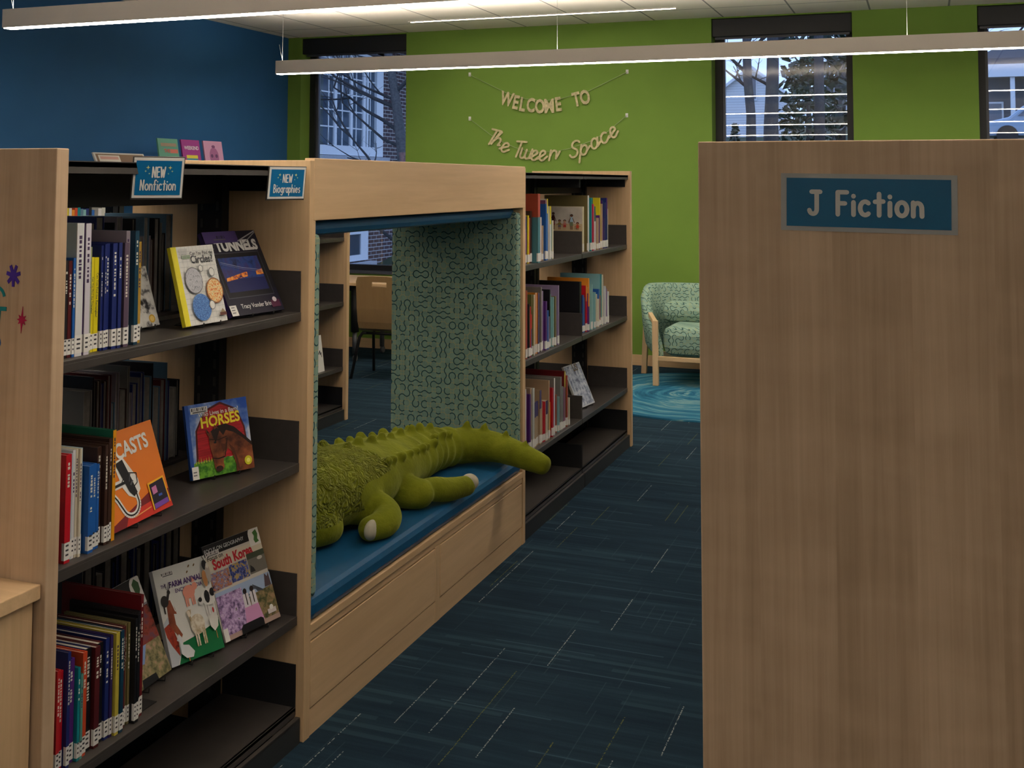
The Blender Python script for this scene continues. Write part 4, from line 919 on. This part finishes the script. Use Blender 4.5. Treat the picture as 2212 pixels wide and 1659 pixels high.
canopy_sign('blue and white sign reading NEW Nonfiction clipped to the near bookcase canopy', -1.535, 2.036, 1.484, .931, .1086, .0881, -.201, ('NEW', 'Nonfiction', .70))
canopy_sign('blue and white sign reading NEW Biographies clipped beside the reading nook', -1.535, 2.572, 1.473, 1.157, .1136, .0822, -.125, ('NEW', 'Biographies', .72))
t = thing('shelf_sign', 'laminated blue sign reading J Fiction taped to the right wooden end panel', 'sign', (-.075, 1.702, 1.451)); t.rotation_euler = (0, .012, 0)
lam = plain('laminate_grey', (.36, .36, .35), .3, .5)
obj('laminate', B(lam, -.1175, .1175, -.0012, -.0002, -.041, .041), t, local=True)
a = Art((0, -.0012, 0), (1, 0, 0), (0, 0, 1), (0, -1, 0)); a.rect(-.1095, -.0345, .1095, .0345, P(0, 92, 132, .3, .5)); obj('panel', a.mb, t, local=True, label='deep blue panel')
a = Art((0, -.0012, 0), (1, 0, 0), (0, 0, 1), (0, -1, 0), .0012); V, Fc = stroke_polys('J Fiction', .0315, .0064, .30, fit=.150); a.shape(V, Fc, -.003, -.0165, P(200, 196, 190)); obj('lettering', a.mb, t, local=True, label='grey white hand lettering')

# ------------------------------------------------------------------ banners on the green wall
gold = plain('gold_glitter', (.52, .45, .25), .4, .5, .25); cord = plain('banner_cord', (.34, .42, .22), .8, .2)
YW = YB-.006
def banner(label, hooks, string, letters, script):
    t = thing('banner', label, 'banner', (hooks[0][0], YW, hooks[0][1]))
    obj('string', MB().tube([(x, YW-.004, z) for x, z in string], .0022, cord, 6), t)
    for ch, x, z, rot, h in letters:
        if script: V, Fc = stroke_polys(ch, h, .0165, glyphs=G2, shear=.22); V = [(u, v-h*(.3 if ch.islower() else .5)) for u, v in V]
        else: V, Fc = text_polys(ch, h*1.32, .035, .74 if ch == 'M' else .66)
        M = MB(); c, s = math.cos(rot), math.sin(rot); b = 0
        for f in Fc:
            b += 1; pts = [Vector((x+c*V[i][0]-s*V[i][1], YW-.007-b*4e-6, z+s*V[i][0]+c*V[i][1])) for i in f]; M.prism(pts, gold, (0, .002, 0))
        obj('letter', M, t)
    for i, (x, z) in enumerate(hooks):
        h = thing('wall_hook', 'small clear hook at the %s end of the %s banner' % (('left', 'right')[i], ('WELCOME TO', 'Tween Space')[script]), 'hook', (x, YB, z))
        obj('pad', B(m_white, x-.011, x+.011, YB-.003, YB-.0005, z-.012, z+.022), h); obj('hook', MB().tube([(x, YB-.003, z+.006), (x, YB-.013, z-.004), (x, YB-.014, z+.006)], .003, m_white, 6), h)
L1 = [(c, x, z, r, .122) for c, x, z, r in zip('WELCOMETO', (-3.303, -3.222, -3.161, -3.086, -3.005, -2.922, -2.843, -2.683, -2.609), (2.178, 2.147, 2.128, 2.119, 2.107, 2.109, 2.122, 2.16, 2.176), (-.24, -.21, -.17, -.06, -.0, .03, .12, .20, .20))]
banner('gold letter banner reading WELCOME TO strung across the green wall', [(-3.648, 2.400), (-2.252, 2.380)], [(-3.645, 2.40), (-3.315, 2.239), (-3.14, 2.181), (-2.968, 2.160), (-2.813, 2.177), (-2.588, 2.228), (-2.255, 2.38)], L1, 0)
L2 = [(c, x, z, r, .125) for c, x, z, r in zip('TheTweenSpace', (-3.44, -3.395, -3.325, -3.205, -3.14, -3.061, -2.99, -2.887, -2.715, -2.625, -2.531, -2.453, -2.378), (1.862, 1.822, 1.772, 1.755, 1.715, 1.700, 1.697, 1.700, 1.750, 1.742, 1.795, 1.839, 1.883), (-.30, -.42, -.36, -.14, -.14, -.06, 0, .05, .02, .10, .3, .36, .4))]
L2 = [(c, x, z, r, .138) for c, x, z, r, _ in L2]
banner('gold script banner reading The Tween Space below the WELCOME TO banner', [(-3.646, 2.016), (-2.257, 2.020)], [(-3.643, 2.016), (-3.451, 1.878), (-3.329, 1.809), (-3.223, 1.765), (-3.057, 1.721), (-2.865, 1.731), (-2.741, 1.755), (-2.56, 1.816), (-2.417, 1.891), (-2.26, 2.02)], L2, 1)

# ------------------------------------------------------------------ things on top of the bookcase by the blue wall
t = thing('framed_notice', 'white framed notice board lying back on top of the bookcase by the blue wall', 'notice board', (-5.2, 6.5, 1.54))
obj('frame', MB().prism([(-5.18, 6.23, 1.541), (-5.18, 6.77, 1.541), (-5.24, 6.77, 1.665), (-5.24, 6.23, 1.665)], P(190, 190, 186), (-.012, 0, -.003)), t)
a = Art((-5.18, 6.23, 1.541), (0, .54, 0), (-.06, 0, .124), (.9, 0, .43), .001); a.rect(.03, .05, .97, .92, P(120, 92, 66)); obj('board', a.mb, t)
a = Art((-5.18, 6.23, 1.541), (0, .54, 0), (-.06, 0, .124), (.9, 0, .43), .002); a.rect(.07, .1, .48, .85, P(206, 200, 190)); a.rect(.10, .62, .45, .78, P(200, 150, 140)); obj('note', a.mb, t)
for lab, y0, y1, z1, fc, drw in (('green picture book with orange lettering on the bookcase by the blue wall', 6.88, 7.12, 1.785, (90, 150, 130), 0), ('purple picture book titled WEEKEND on the bookcase by the blue wall', 7.165, 7.395, 1.785, (150, 50, 130), 1), ('pale pink picture book on the bookcase by the blue wall', 7.45, 7.70, 1.785, (190, 140, 170), 2)):
    o = thing('display_book', lab, 'book', (-5.16, y0, 1.541)); o.rotation_euler = (-.18, 0, pi/2)
    w, h = y1-y0, (z1-1.541)/math.cos(.18)
    obj('cover', B(P(*fc), 0, w, 0, .012, 0, h), o, local=True)
    a = Art((0, 0, 0), (w, 0, 0), (0, 0, h), (0, -1, 0)); tx = Art((0, 0, 0), (1, 0, 0), (0, 0, 1), (0, -1, 0), .0016)
    if drw == 0:
        a.rect(.06, .2, .94, .3, P(60, 120, 110)); a.disc(.5, .25, .2, .1, P(200, 180, 120), 12); tx.text('THE', w*.40, h*.62, w*.15, P(190, 80, 70), .03); a.rect(.56, .56, .95, .68, P(200, 110, 96)); tx.text("I'm UTTERLY", w*.5, h*.82, w*.13, P(190, 90, 80), .01) if 0 else tx.rect(w*.12, h*.76, w*.9, h*.86, P(150, 130, 110))
    elif drw == 1:
        a.rect(.2, .42, .82, .52, P(214, 200, 60)).rect(.2, .30, .82, .42, P(60, 130, 150)).rect(.26, .12, .8, .28, P(200, 180, 190)); tx.text('WEEKEND', w*.52, h*.74, w*.17, P(226, 214, 226), .02)
    else:
        a.disc(.5, .5, .25, .3, P(150, 90, 130), 14).disc(.38, .52, .07, .06, P(90, 50, 90), 10).disc(.62, .52, .07, .06, P(90, 50, 90), 10).disc(.5, .82, .1, .05, P(110, 60, 100), 8)
    if a.mb.f: obj('cover_picture', a.mb, o, local=True)
    if tx.mb.f: obj('title', tx.mb, o, local=True)

# ------------------------------------------------------------------ rug and lounge chair
k = NT('rug_swirl'); k.rough(.95, .1); x, y, z = k.xyz()
wob = k.noise(k.vec(x, y, z), 2.2, 3); r_ = k.M('SQRT', k.M('ADD', k.M('MULTIPLY', x, x), k.M('MULTIPLY', y, y)))
an = k.M('ARCTAN2', y, x); rr_ = k.M('ADD', r_, k.M('MULTIPLY', wob, .22))
f1 = k.noise(k.vec(k.M('MULTIPLY', rr_, 22), k.M('MULTIPLY', k.M('ABSOLUTE', an), .9)), 1, 4, .62)
k.col(k.ramp(f1, [(.30, (.012, .075, .14)), (.44, (.022, .135, .235)), (.54, (.05, .20, .29)), (.62, (.19, .31, .32)), (.69, (.035, .17, .27))])); k.bump(k.noise(k.vec(x, y, z), 220, 2), .5, .004)
M = MB(); n = 72; c0 = (-1.45, 8.02)
o = obj('round_rug', MB().tube([(c0[0], c0[1], .001), (c0[0], c0[1], .010)], [.90, .895], k.m, 72), None, 0, (c0[0], c0[1], .001))
for p in o.data.polygons: p.use_smooth = False
tag(o, 'round blue rug with swirled rings under the lounge chair', 'rug')
CHX = -1.44
t = thing('lounge_chair', 'green curl-patterned lounge chair with wooden frame on the round blue rug', 'armchair', (CHX, 8.5, 0))
m_fseat = m_truchet('curl_fabric_seat', .034, *((.27, .40, .32), (.22, .345, .29), (.03, .09, .085), (.32, .36, .19)))
m_fshell = m_fseat
half = [(-1.80, 8.25), (-1.86, 8.42), (-1.935, 8.60), (-1.955, 8.72), (-1.90, 8.82), (-1.78, 8.87), (-1.62, 8.89), (CHX, 8.895)]
plan = half+[(2*CHX-x, y) for x, y in half[-2::-1]]
plan2 = [cr([(a, b, 0) for a, b in plan], i/4) for i in range((len(plan)-1)*4+1)]
M = MB(); prof = 10; N = len(plan2)
for i, p in enumerate(plan2):
    d = (plan2[min(N-1, i+1)]-plan2[max(0, i-1)]).normalized(); nin = Vector((d.y, -d.x, 0))
    s_ = min(i, N-1-i)/((N-1)/2); lift = min(1, s_/.52); lift = lift*lift*(3-2*lift)
    ztop = .345+.355*lift; zb = .205+.02*lift; th = .062+.045*lift
    for j in range(prof):
        a_ = 2*pi*j/prof; cx_, cz_ = math.cos(a_), math.sin(a_)
        sx = math.copysign(abs(cx_)**.6, cx_)*th/2; sz = math.copysign(abs(cz_)**.45, cz_)
        zz = (ztop+zb)/2+sz*(ztop-zb)/2; lean = -.05*(zz-.22)/.48
        q = p+nin*(sx+lean); M.v.append((q.x, q.y, zz))
for i in range(N-1):
    for j in range(prof):
        j2 = (j+1) % prof; M.face((i*prof+j, i*prof+j2, (i+1)*prof+j2, (i+1)*prof+j), m_fshell, True)
M.face(list(range(prof))[::-1], m_fshell); M.face(range((N-1)*prof, N*prof), m_fshell)
obj('shell', M, t)
obj('seat', B(m_fseat, CHX-.345, CHX+.345, 8.245, 8.76, .225, .432), t, .06)
obj('back_cushion', B(m_fseat, CHX-.42, CHX+.42, 8.59, 8.80, .42, .575), t, .06)
for s in (-1, 1):
    xf, xb = CHX+s*.385, CHX+s*.60
    obj('leg', MB().prism([(xf-.02, 8.215, .0115), (xf+.02, 8.215, .0115), (xf+.02, 8.255, .0115), (xf-.02, 8.255, .0115)], m_wood_z, (s*.005, .005, .464)), t, .003)
    obj('leg', MB().prism([(xb-.02, 8.77, 0), (xb+.02, 8.77, 0), (xb+.02, 8.81, 0), (xb-.02, 8.81, 0)], m_wood_z, (-s*.03, -.03, .51)), t, .003)
    a0, a1 = Vector((xf+s*.005, 8.24, .46)), Vector((xb-s*.03, 8.76, .50)); M = MB(); u = Vector((0, 0, .016)); w = Vector((.017, 0, 0))
    M.prism([a0-w-u, a0+w-u, a0+w+u, a0-w+u], m_wood_y, a1-a0); obj('arm', M, t, .003)
obj('front_rail', B(m_wood_x, CHX-.37, CHX+.37, 8.225, 8.25, .19, .222), t, .003)
obj('rear_rail', B(m_wood_x, CHX-.40, CHX+.40, 8.52, 8.545, .165, .215), t, .003)

# ------------------------------------------------------------------ table and plywood chair beyond the nook
t = thing('study_table', 'light wood study table with dark round legs by the left window', 'table', (-4.2, 8.7, 0))
obj('table_top', B(m_wood_x, -4.95, -3.55, 8.33, 9.02, .622, .648), t, .004)
obj('apron', MB().box(-4.85, -3.65, 8.40, 8.43, .575, .622, m_black).box(-4.85, -3.65, 8.92, 8.95, .575, .622, m_black), t)
for xx in (-4.365, -3.72):
    for yy in (8.42, 8.93):
        L = obj('leg', MB().tube([(xx, yy, .622), (xx, yy, .24)], .034, m_black, 14).tube([(xx, yy, .24), (xx, yy, .055)], .02, plain('grey_tube', (.06, .065, .075), .4, .5), 12), t)
        obj('caster', MB().tube([(xx-.012, yy+.01, .028), (xx+.012, yy+.01, .028)], .027, P(90, 92, 96), 14), L)
def ply_chair(label, cx, cy, rz):
    t = thing('plywood_chair', label, 'chair', (cx, cy, 0), rz, 'plywood chairs at the study table')
    prof = [(.30, .362), (.20, .352), (.06, .345), (.0, .350), (-.045, .372), (-.068, .42), (-.085, .52), (-.10, .685), (-.104, .722), (-.108, .765)]
    xs_ = [-.188, -.06, .06, .188]; M = MB(); b = 0
    for i, (y, z) in enumerate(prof):
        for j, x in enumerate(xs_):
            xx = x*(.93 if (i == len(prof)-1 and j in (0, 3)) else 1); M.v.append((xx, y, z-(.008 if i == len(prof)-1 and j in (0, 3) else 0)))
    for i in range(len(prof)-1):
        for j in range(3):
            if i == 7 and j == 1: continue                     # hand slot
            M.face((i*4+j, i*4+j+1, (i+1)*4+j+1, (i+1)*4+j), m_ply, False)
    o = obj('seat_shell', M, t, local=True); sm = o.modifiers.new('thickness', 'SOLIDIFY'); sm.thickness = .011; sm.offset = 0
    obj('seat_frame', MB().tube([(-.165, -.03, .333), (.165, -.03, .333)], .011, m_black, 10).tube([(-.165, .20, .333), (.165, .20, .333)], .011, m_black, 10), t, local=True)
    for s in (-1, 1):
        obj('leg', MB().tube([(s*.13, -.03, .333), (s*.165, -.032, .328), (s*.185, -.04, .30), (s*.215, -.125, .001)], .0115, m_black, 10), t, local=True)
        obj('leg', MB().tube([(s*.13, .20, .333), (s*.165, .202, .328), (s*.178, .205, .30), (s*.20, .27, .001)], .0115, m_black, 10), t, local=True)
    return t
ply_chair('light plywood chair with black legs and a hand slot, pulled up to the study table', -3.80, 7.81, .05)

# ------------------------------------------------------------------ outside
m_gr = plain('lawn', (.05, .06, .035), .9, .1, .3)
M = MB(); prof = [(9.6, -.6), (14, -.7), (24, 1.0), (34, 2.4), (60, 3.6), (100, 6), (160, 9)]
for y, z in prof: M.v += [(-90, y, z), (90, y, z)]
for i in range(len(prof)-1): M.face((2*i, 2*i+1, 2*i+3, 2*i+2), m_gr)
o = obj('ground_outside', M); o['kind'] = 'structure'
# brick building across the left window
k = NT('brickwork'); k.rough(.85, .2); x, y, z = k.xyz()
bt = k.n('ShaderNodeTexBrick'); k.l(k.vec(k.M('ADD', x, y), z), bt.inputs['Vector'])
bt.inputs['Color1'].default_value = (.065, .036, .036, 1); bt.inputs['Color2'].default_value = (.10, .055, .05, 1); bt.inputs['Mortar'].default_value = (.42, .42, .42, 1)
bt.inputs['Scale'].default_value = 1; bt.inputs['Brick Width'].default_value = .21; bt.inputs['Row Height'].default_value = .0677; bt.inputs['Mortar Size'].default_value = .007; bt.inputs['Mortar Smooth'].default_value = .2
k.l(bt.outputs[0], k.b.inputs['Base Color']); m_brick = k.m
m_trimw = plain('white_trim', (.72, .74, .76), .5, .4, .05); m_stone = plain('stone_sill', (.40, .40, .42), .8, .2, .15); m_pane = plain('dark_pane', (.05, .07, .10), .06, .9); m_soff = plain('grey_soffit', (.3, .3, .32), .7)
bd = thing('brick_building', 'dark brick building with white casement windows outside the left window', 'building', (-11, 17, -.7))
obj('wall', B(m_brick, -13, -9, 10.5, 24.5, -.8, 7), bd)
obj('soffit', MB().box(-9, -8.4, 10.5, 24.5, 3.98, 4.1, m_soff), bd)
fr_ = MB(); fr_.box(-8.99, -8.93, 17.98, 18.24, 1.9, 3.75, m_trimw).box(-8.99, -8.93, 13.9, 18.24, 3.62, 3.95, m_trimw).box(-8.99, -8.94, 13.9, 18.24, 1.90, 2.06, m_trimw)
for y in (14.5, 15.5, 16.47, 17.03): fr_.box(-8.99, -8.95, y, y+.085, 2.06, 3.62, m_trimw)
fr_.box(-8.99, -8.95, 17.50, 17.59, 2.0, 3.62, m_trimw).box(-8.99, -8.95, 17.64, 17.70, 2.0, 3.62, m_trimw)
w1 = obj('window', fr_, bd)
obj('pane', B(m_pane, -8.985, -8.98, 13.95, 18.0, 2.0, 3.65), w1)
mu = MB()
for y in (15.0, 16.0, 16.30, 16.77, 17.27, 17.80): mu.box(-8.978, -8.965, y-.012, y+.012, 2.06, 3.62, m_trimw)
for z in (2.36, 2.64, 2.92, 3.20, 3.48): mu.box(-8.978, -8.966, 13.95, 18.0, z-.011, z+.011, m_trimw)
obj('muntin', mu, w1)
obj('window_sill', B(m_stone, -9, -8.86, 13.8, 18.38, 1.80, 1.89), bd)
f2_ = MB().box(-8.99, -8.95, 17.46, 17.73, .12, 1.25, m_trimw).box(-8.99, -8.95, 16.2, 17.46, .12, .22, m_trimw).box(-8.99, -8.95, 16.2, 17.46, .57, .66, m_trimw).box(-8.99, -8.95, 16.2, 17.46, 1.15, 1.25, m_trimw)
w2 = obj('window', f2_, bd); obj('pane', B(m_pane, -8.985, -8.97, 16.25, 17.47, .2, 1.2), w2)
obj('window_sill', B(m_stone, -9, -8.86, 16.1, 17.90, -.04, .09), bd)
m_bark = plain('bark', (.09, .085, .085), .9, .1, .35); m_twig = plain('twig_bark', (.05, .045, .045), .9, .1, .2)
def branch(M, p, d, L, r, depth, rg, m):
    n = 4; pts = [Vector(p)]; d = Vector(d).normalized()
    for i in range(n):
        d = (d+Vector((rg.uniform(-.2, .2), rg.uniform(-.2, .2), rg.uniform(-.14, .2)))).normalized(); pts.append(pts[-1]+d*L/n)
    M.tube(pts, [r*(1-.65*i/n) for i in range(n+1)], m, 5 if r < .02 else 7, False)
    if depth:
        for i in range(2 if depth > 1 else 3):
            q = pts[rg.randint(1, n)]; e = (d+Vector((rg.uniform(-1, 1), rg.uniform(-1, 1), rg.uniform(-.5, .8)))).normalized(); branch(M, q, e, L*rg.uniform(.5, .75), r*.5, depth-1, rg, m)
def bare_tree(label, trunk, rad, boughs, seed, depth=3):
    rg = random.Random(seed); t = thing('bare_tree', label, 'tree', trunk[0])
    obj('trunk', MB().tube(trunk, rad, m_bark, 12), t); M = MB()
    for p, d, L, r in boughs: branch(M, p, d, L, r, depth, rg, m_twig)
    obj('branches', M, t)
bare_tree('leaning bare tree in front of the brick building outside the left window', [(-5.85, 13, -.7), (-6.02, 13, 1.2), (-6.10, 13, 1.9), (-6.19, 13, 2.5), (-6.30, 13, 3.1), (-6.42, 13, 4.2)], [.10, .085, .07, .058, .05, .04],
 [((-6.10, 13, 1.9), (-1, -.1, .25), 1.1, .022), ((-6.14, 13, 2.1), (-1, .1, .5), 1.3, .028), ((-6.17, 13, 2.4), (-1, 0, .5), 1.3, .03), ((-6.2, 13, 2.5), (-1, .2, .15), 1.2, .022), ((-6.28, 13, 3.0), (-1, 0, .2), 1.3, .028), ((-6.3, 13, 3.1), (-.7, 0, .8), 1.0, .03),
  ((-6.2, 13, 2.6), (.6, 0, .7), .9, .03), ((-6.05, 13, 1.75), (-1, 0, -.1), 1.0, .02), ((-6.0, 13, 1.2), (-.9, 0, .3), 1.2, .024), ((-5.95, 13, .6), (-.8, .2, .4), 1.3, .028), ((-5.95, 13, .3), (.5, .2, .8), 1.0, .02), ((-6.0, 12.9, 1.0), (-.5, 0, .9), 1.3, .03)], 5)
m_fol = noise_mat('conifer_green', [(.35, (22, 34, 30)), (.55, (44, 60, 44)), (.7, (66, 78, 56))], 3); m_fol2 = noise_mat('holly_green', [(.35, (20, 34, 26)), (.55, (40, 66, 44)), (.7, (84, 100, 84))], 5)
def foliage_tree(name, label, base, H, rad, n, size, m, seed, pw=1.0, low=.12):
    rg = random.Random(seed); t = thing(name, label, 'tree', base)
    b = Vector(base); obj('trunk', MB().tube([b, b+Vector((0, 0, H*.9))], [rad*.12, rad*.03], m_bark, 8), t)
    M = MB()
    for i in range(n):
        f = rg.random(); f = low+(1-low)*f; rr = rad*(1-f)**pw*math.sqrt(rg.uniform(.15, 1))+.02; a_ = rg.uniform(0, 2*pi)
        c = b+Vector((rr*math.cos(a_), rr*math.sin(a_), H*f)); e1 = Vector((rg.uniform(-1, 1), rg.uniform(-1, 1), rg.uniform(-.6, .6))).normalized()*size*rg.uniform(.5, 1.2); e2 = Vector((rg.uniform(-1, 1), rg.uniform(-1, 1), rg.uniform(-1, 1))).normalized()*size*rg.uniform(.3, .8)
        M.poly([c-e1, c+e2, c+e1, c-e2], m)
    obj('foliage', M, t)
foliage_tree('conifer_tree', 'tall dark conifer in the middle of the second window', (-2.95, 36, 2.4), 12, 1.25, 2000, .24, m_fol, 3, .6, .06)
foliage_tree('holly_tree', 'bushy dark green holly below the conifer in the second window', (-2.95, 33, 2.0), 3.0, .95, 1300, .11, m_fol2, 4, .45, .05)
foliage_tree('arborvitae', 'small pointed evergreen at the lower left of the second window', (-4.38, 29, 1.2), 1.75, .30, 600, .07, m_fol, 8, .7, .02)
bare_tree('slim dark bare tree, left of two trunks in the second window', [(-4.13, 30, 2.0), (-4.12, 30, 3.2), (-4.2, 30, 4.2), (-4.22, 30, 5.6), (-4.2, 30, 7)], [.14, .12, .115, .10, .07], [((-4.15, 30, 3.9), (-1, 0, .6), .9, .05), ((-4.2, 30, 4.3), (-.9, 0, .7), 1.4, .05), ((-4.2, 30, 4.9), (.8, 0, .6), 1.3, .05), ((-4.2, 30, 5.3), (-.7, 0, .5), 1.4, .05), ((-4.2, 30, 5.6), (.7, 0, .3), 1.5, .05)], 11, 3)
bare_tree('thick bare tree trunk left of the conifer in the second window', [(-3.74, 31, 2.0), (-3.74, 31, 3.0), (-3.68, 31, 4.4), (-3.66, 31, 5.8), (-3.6, 31, 7)], [.22, .19, .16, .15, .1], [((-3.7, 31, 4.0), (-.9, 0, .5), 1.0, .05), ((-3.66, 31, 5.2), (.9, 0, .5), 1.6, .06), ((-3.66, 31, 5.6), (-.9, 0, .4), 1.6, .06)], 12, 3)
bare_tree('straight grey tree trunk right of the conifer in the second window', [(-2.5, 31, 2.0), (-2.5, 31, 4), (-2.49, 31, 6.5), (-2.45, 31, 8)], [.14, .125, .115, .1], [((-2.5, 31, 4.8), (.9, 0, .3), 1.4, .05), ((-2.49, 31, 5.6), (.9, 0, .5), 1.6, .06), ((-2.49, 31, 6.0), (-.9, 0, .3), 1.6, .06)], 13, 3)
bare_tree('bare spreading tree against the sky at the right of the second window', [(-3.6, 55, 3.4), (-3.5, 55, 6), (-3.4, 55, 8)], [.3, .25, .15], [((-3.5, 55, 6), (a_, 0, 1), 4.0, .11) for a_ in (-.9, -.5, -.1, .3, .7, 1.1)]+[((-3.45, 55, 7.5), (a_, 0, 1), 4.0, .10) for a_ in (-.7, .1, .8)], 14, 3)
m_sid = NT('white_siding'); m_sid.rough(.6, .3); x, y, z = m_sid.xyz()
sl = m_sid.M('LESS_THAN', m_sid.M('FRACT', m_sid.M('DIVIDE', z, .16)), .16); m_sid.col(m_sid.mix(sl, (.66, .68, .70), (.42, .44, .47))); m_sid = m_sid.m
m_roof = plain('slate_roof', (.07, .07, .08), .9, .1, .2)
h1 = thing('white_house', 'white sided house with a gable at the left of the second window', 'house', (-11, 72, 3.6))
obj('wall', MB().prism([(-15.5, 70, 3.2), (-8.0, 70, 3.2), (-8.0, 70, 7.2), (-9.58, 70, 8.42), (-11.2, 70, 7.2), (-15.5, 70, 7.2)], m_sid, (0, 7, 0)), h1)
obj('roof', MB().prism([(-7.8, 69.7, 7.1), (-9.58, 69.7, 8.55), (-11.5, 69.7, 7.1), (-11.5, 69.7, 6.9), (-9.58, 69.7, 8.35), (-7.8, 69.7, 6.9)], m_trimw, (0, 7.4, 0)), h1)
wf = obj('window', B(m_trimw, -9.75, -9.25, 69.93, 70, 6.4, 7.9), h1); obj('pane', B(m_pane, -9.70, -9.30, 69.91, 69.93, 6.5, 7.8), wf)
h2 = thing('white_house', 'white house with a dark roof and dormer at the right of the second window', 'house', (-5.5, 92, 5))
obj('wall', B(m_sid, -7.1, -3.4, 90, 96, 3.5, 7.9), h2); obj('roof', MB().prism([(-7.3, 89.6, 7.8), (-3.2, 89.6, 7.8), (-3.2, 93, 9.6), (-6.6, 93, 9.6)], m_roof, (0, .2, .15)), h2)
obj('dormer', B(m_trimw, -6.15, -5.55, 89.3, 91, 7.95, 8.75), h2); wf = obj('window', B(m_trimw, -5.95, -5.4, 89.9, 90, 6.2, 7.4), h2); obj('pane', B(m_pane, -5.88, -5.47, 89.88, 89.9, 6.3, 7.3), wf)
obj('porch_roof', B(m_roof, -7.2, -3.2, 88.5, 90, 5.85, 6.05), h2)
h3 = thing('porch_house', 'dark roofed house with white porch fascia in the right window', 'house', (5, 48, 3))
obj('roof', MB().prism([(1.6, 45, 5.72), (12, 45, 5.72), (12, 52, 7.0), (3.4, 52, 7.0)], m_roof, (0, .3, .3)), h3)
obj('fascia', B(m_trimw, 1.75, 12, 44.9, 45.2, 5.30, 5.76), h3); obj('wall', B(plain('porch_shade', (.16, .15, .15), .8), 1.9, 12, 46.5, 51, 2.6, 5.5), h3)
obj('porch_post', B(m_trimw, 2.95, 3.1, 45, 45.15, 2.8, 5.3), h3); wf = obj('window', B(m_trimw, 2.1, 2.8, 46.44, 46.5, 3.6, 4.5), h3); obj('pane', B(m_pane, 2.17, 2.73, 46.42, 46.44, 3.67, 4.43), wf)
bare_tree('bare tree behind the porch house in the right window', [(3.2, 58, 3.5), (3.2, 58, 6.5), (3.1, 58, 8)], [.25, .2, .1], [((3.2, 58, 6.5), (a_, 0, 1), 3.5, .09) for a_ in (-1, -.6, -.2, .3, .8)], 21, 3)
cr_b = P(150, 170, 190, .25, .6)
car = thing('car', 'pale blue parked car in the lower part of the right window', 'car', (3.5, 40, 2.7))
sec = [(1.75, 2.95), (1.72, 3.25), (1.95, 3.42), (2.5, 3.55), (2.95, 3.92), (4.3, 3.95), (4.9, 3.55), (5.6, 3.45), (5.75, 3.2), (5.72, 2.95)]
obj('body', MB().prism([(x, 39.2, z) for x, z in sec], cr_b, (0, 1.7, 0)), car, .08)
obj('side_window', MB().prism([(2.75, 39.17, 3.58), (3.05, 39.17, 3.85), (4.2, 39.17, 3.87), (4.65, 39.17, 3.58)], m_pane, (0, .02, 0)), car)
for xx in (2.45, 5.0):
    for yy in (39.15, 40.75): obj('wheel', MB().tube([(xx, yy, 2.98), (xx, yy+.2, 2.98)], .31, m_black, 18), car)
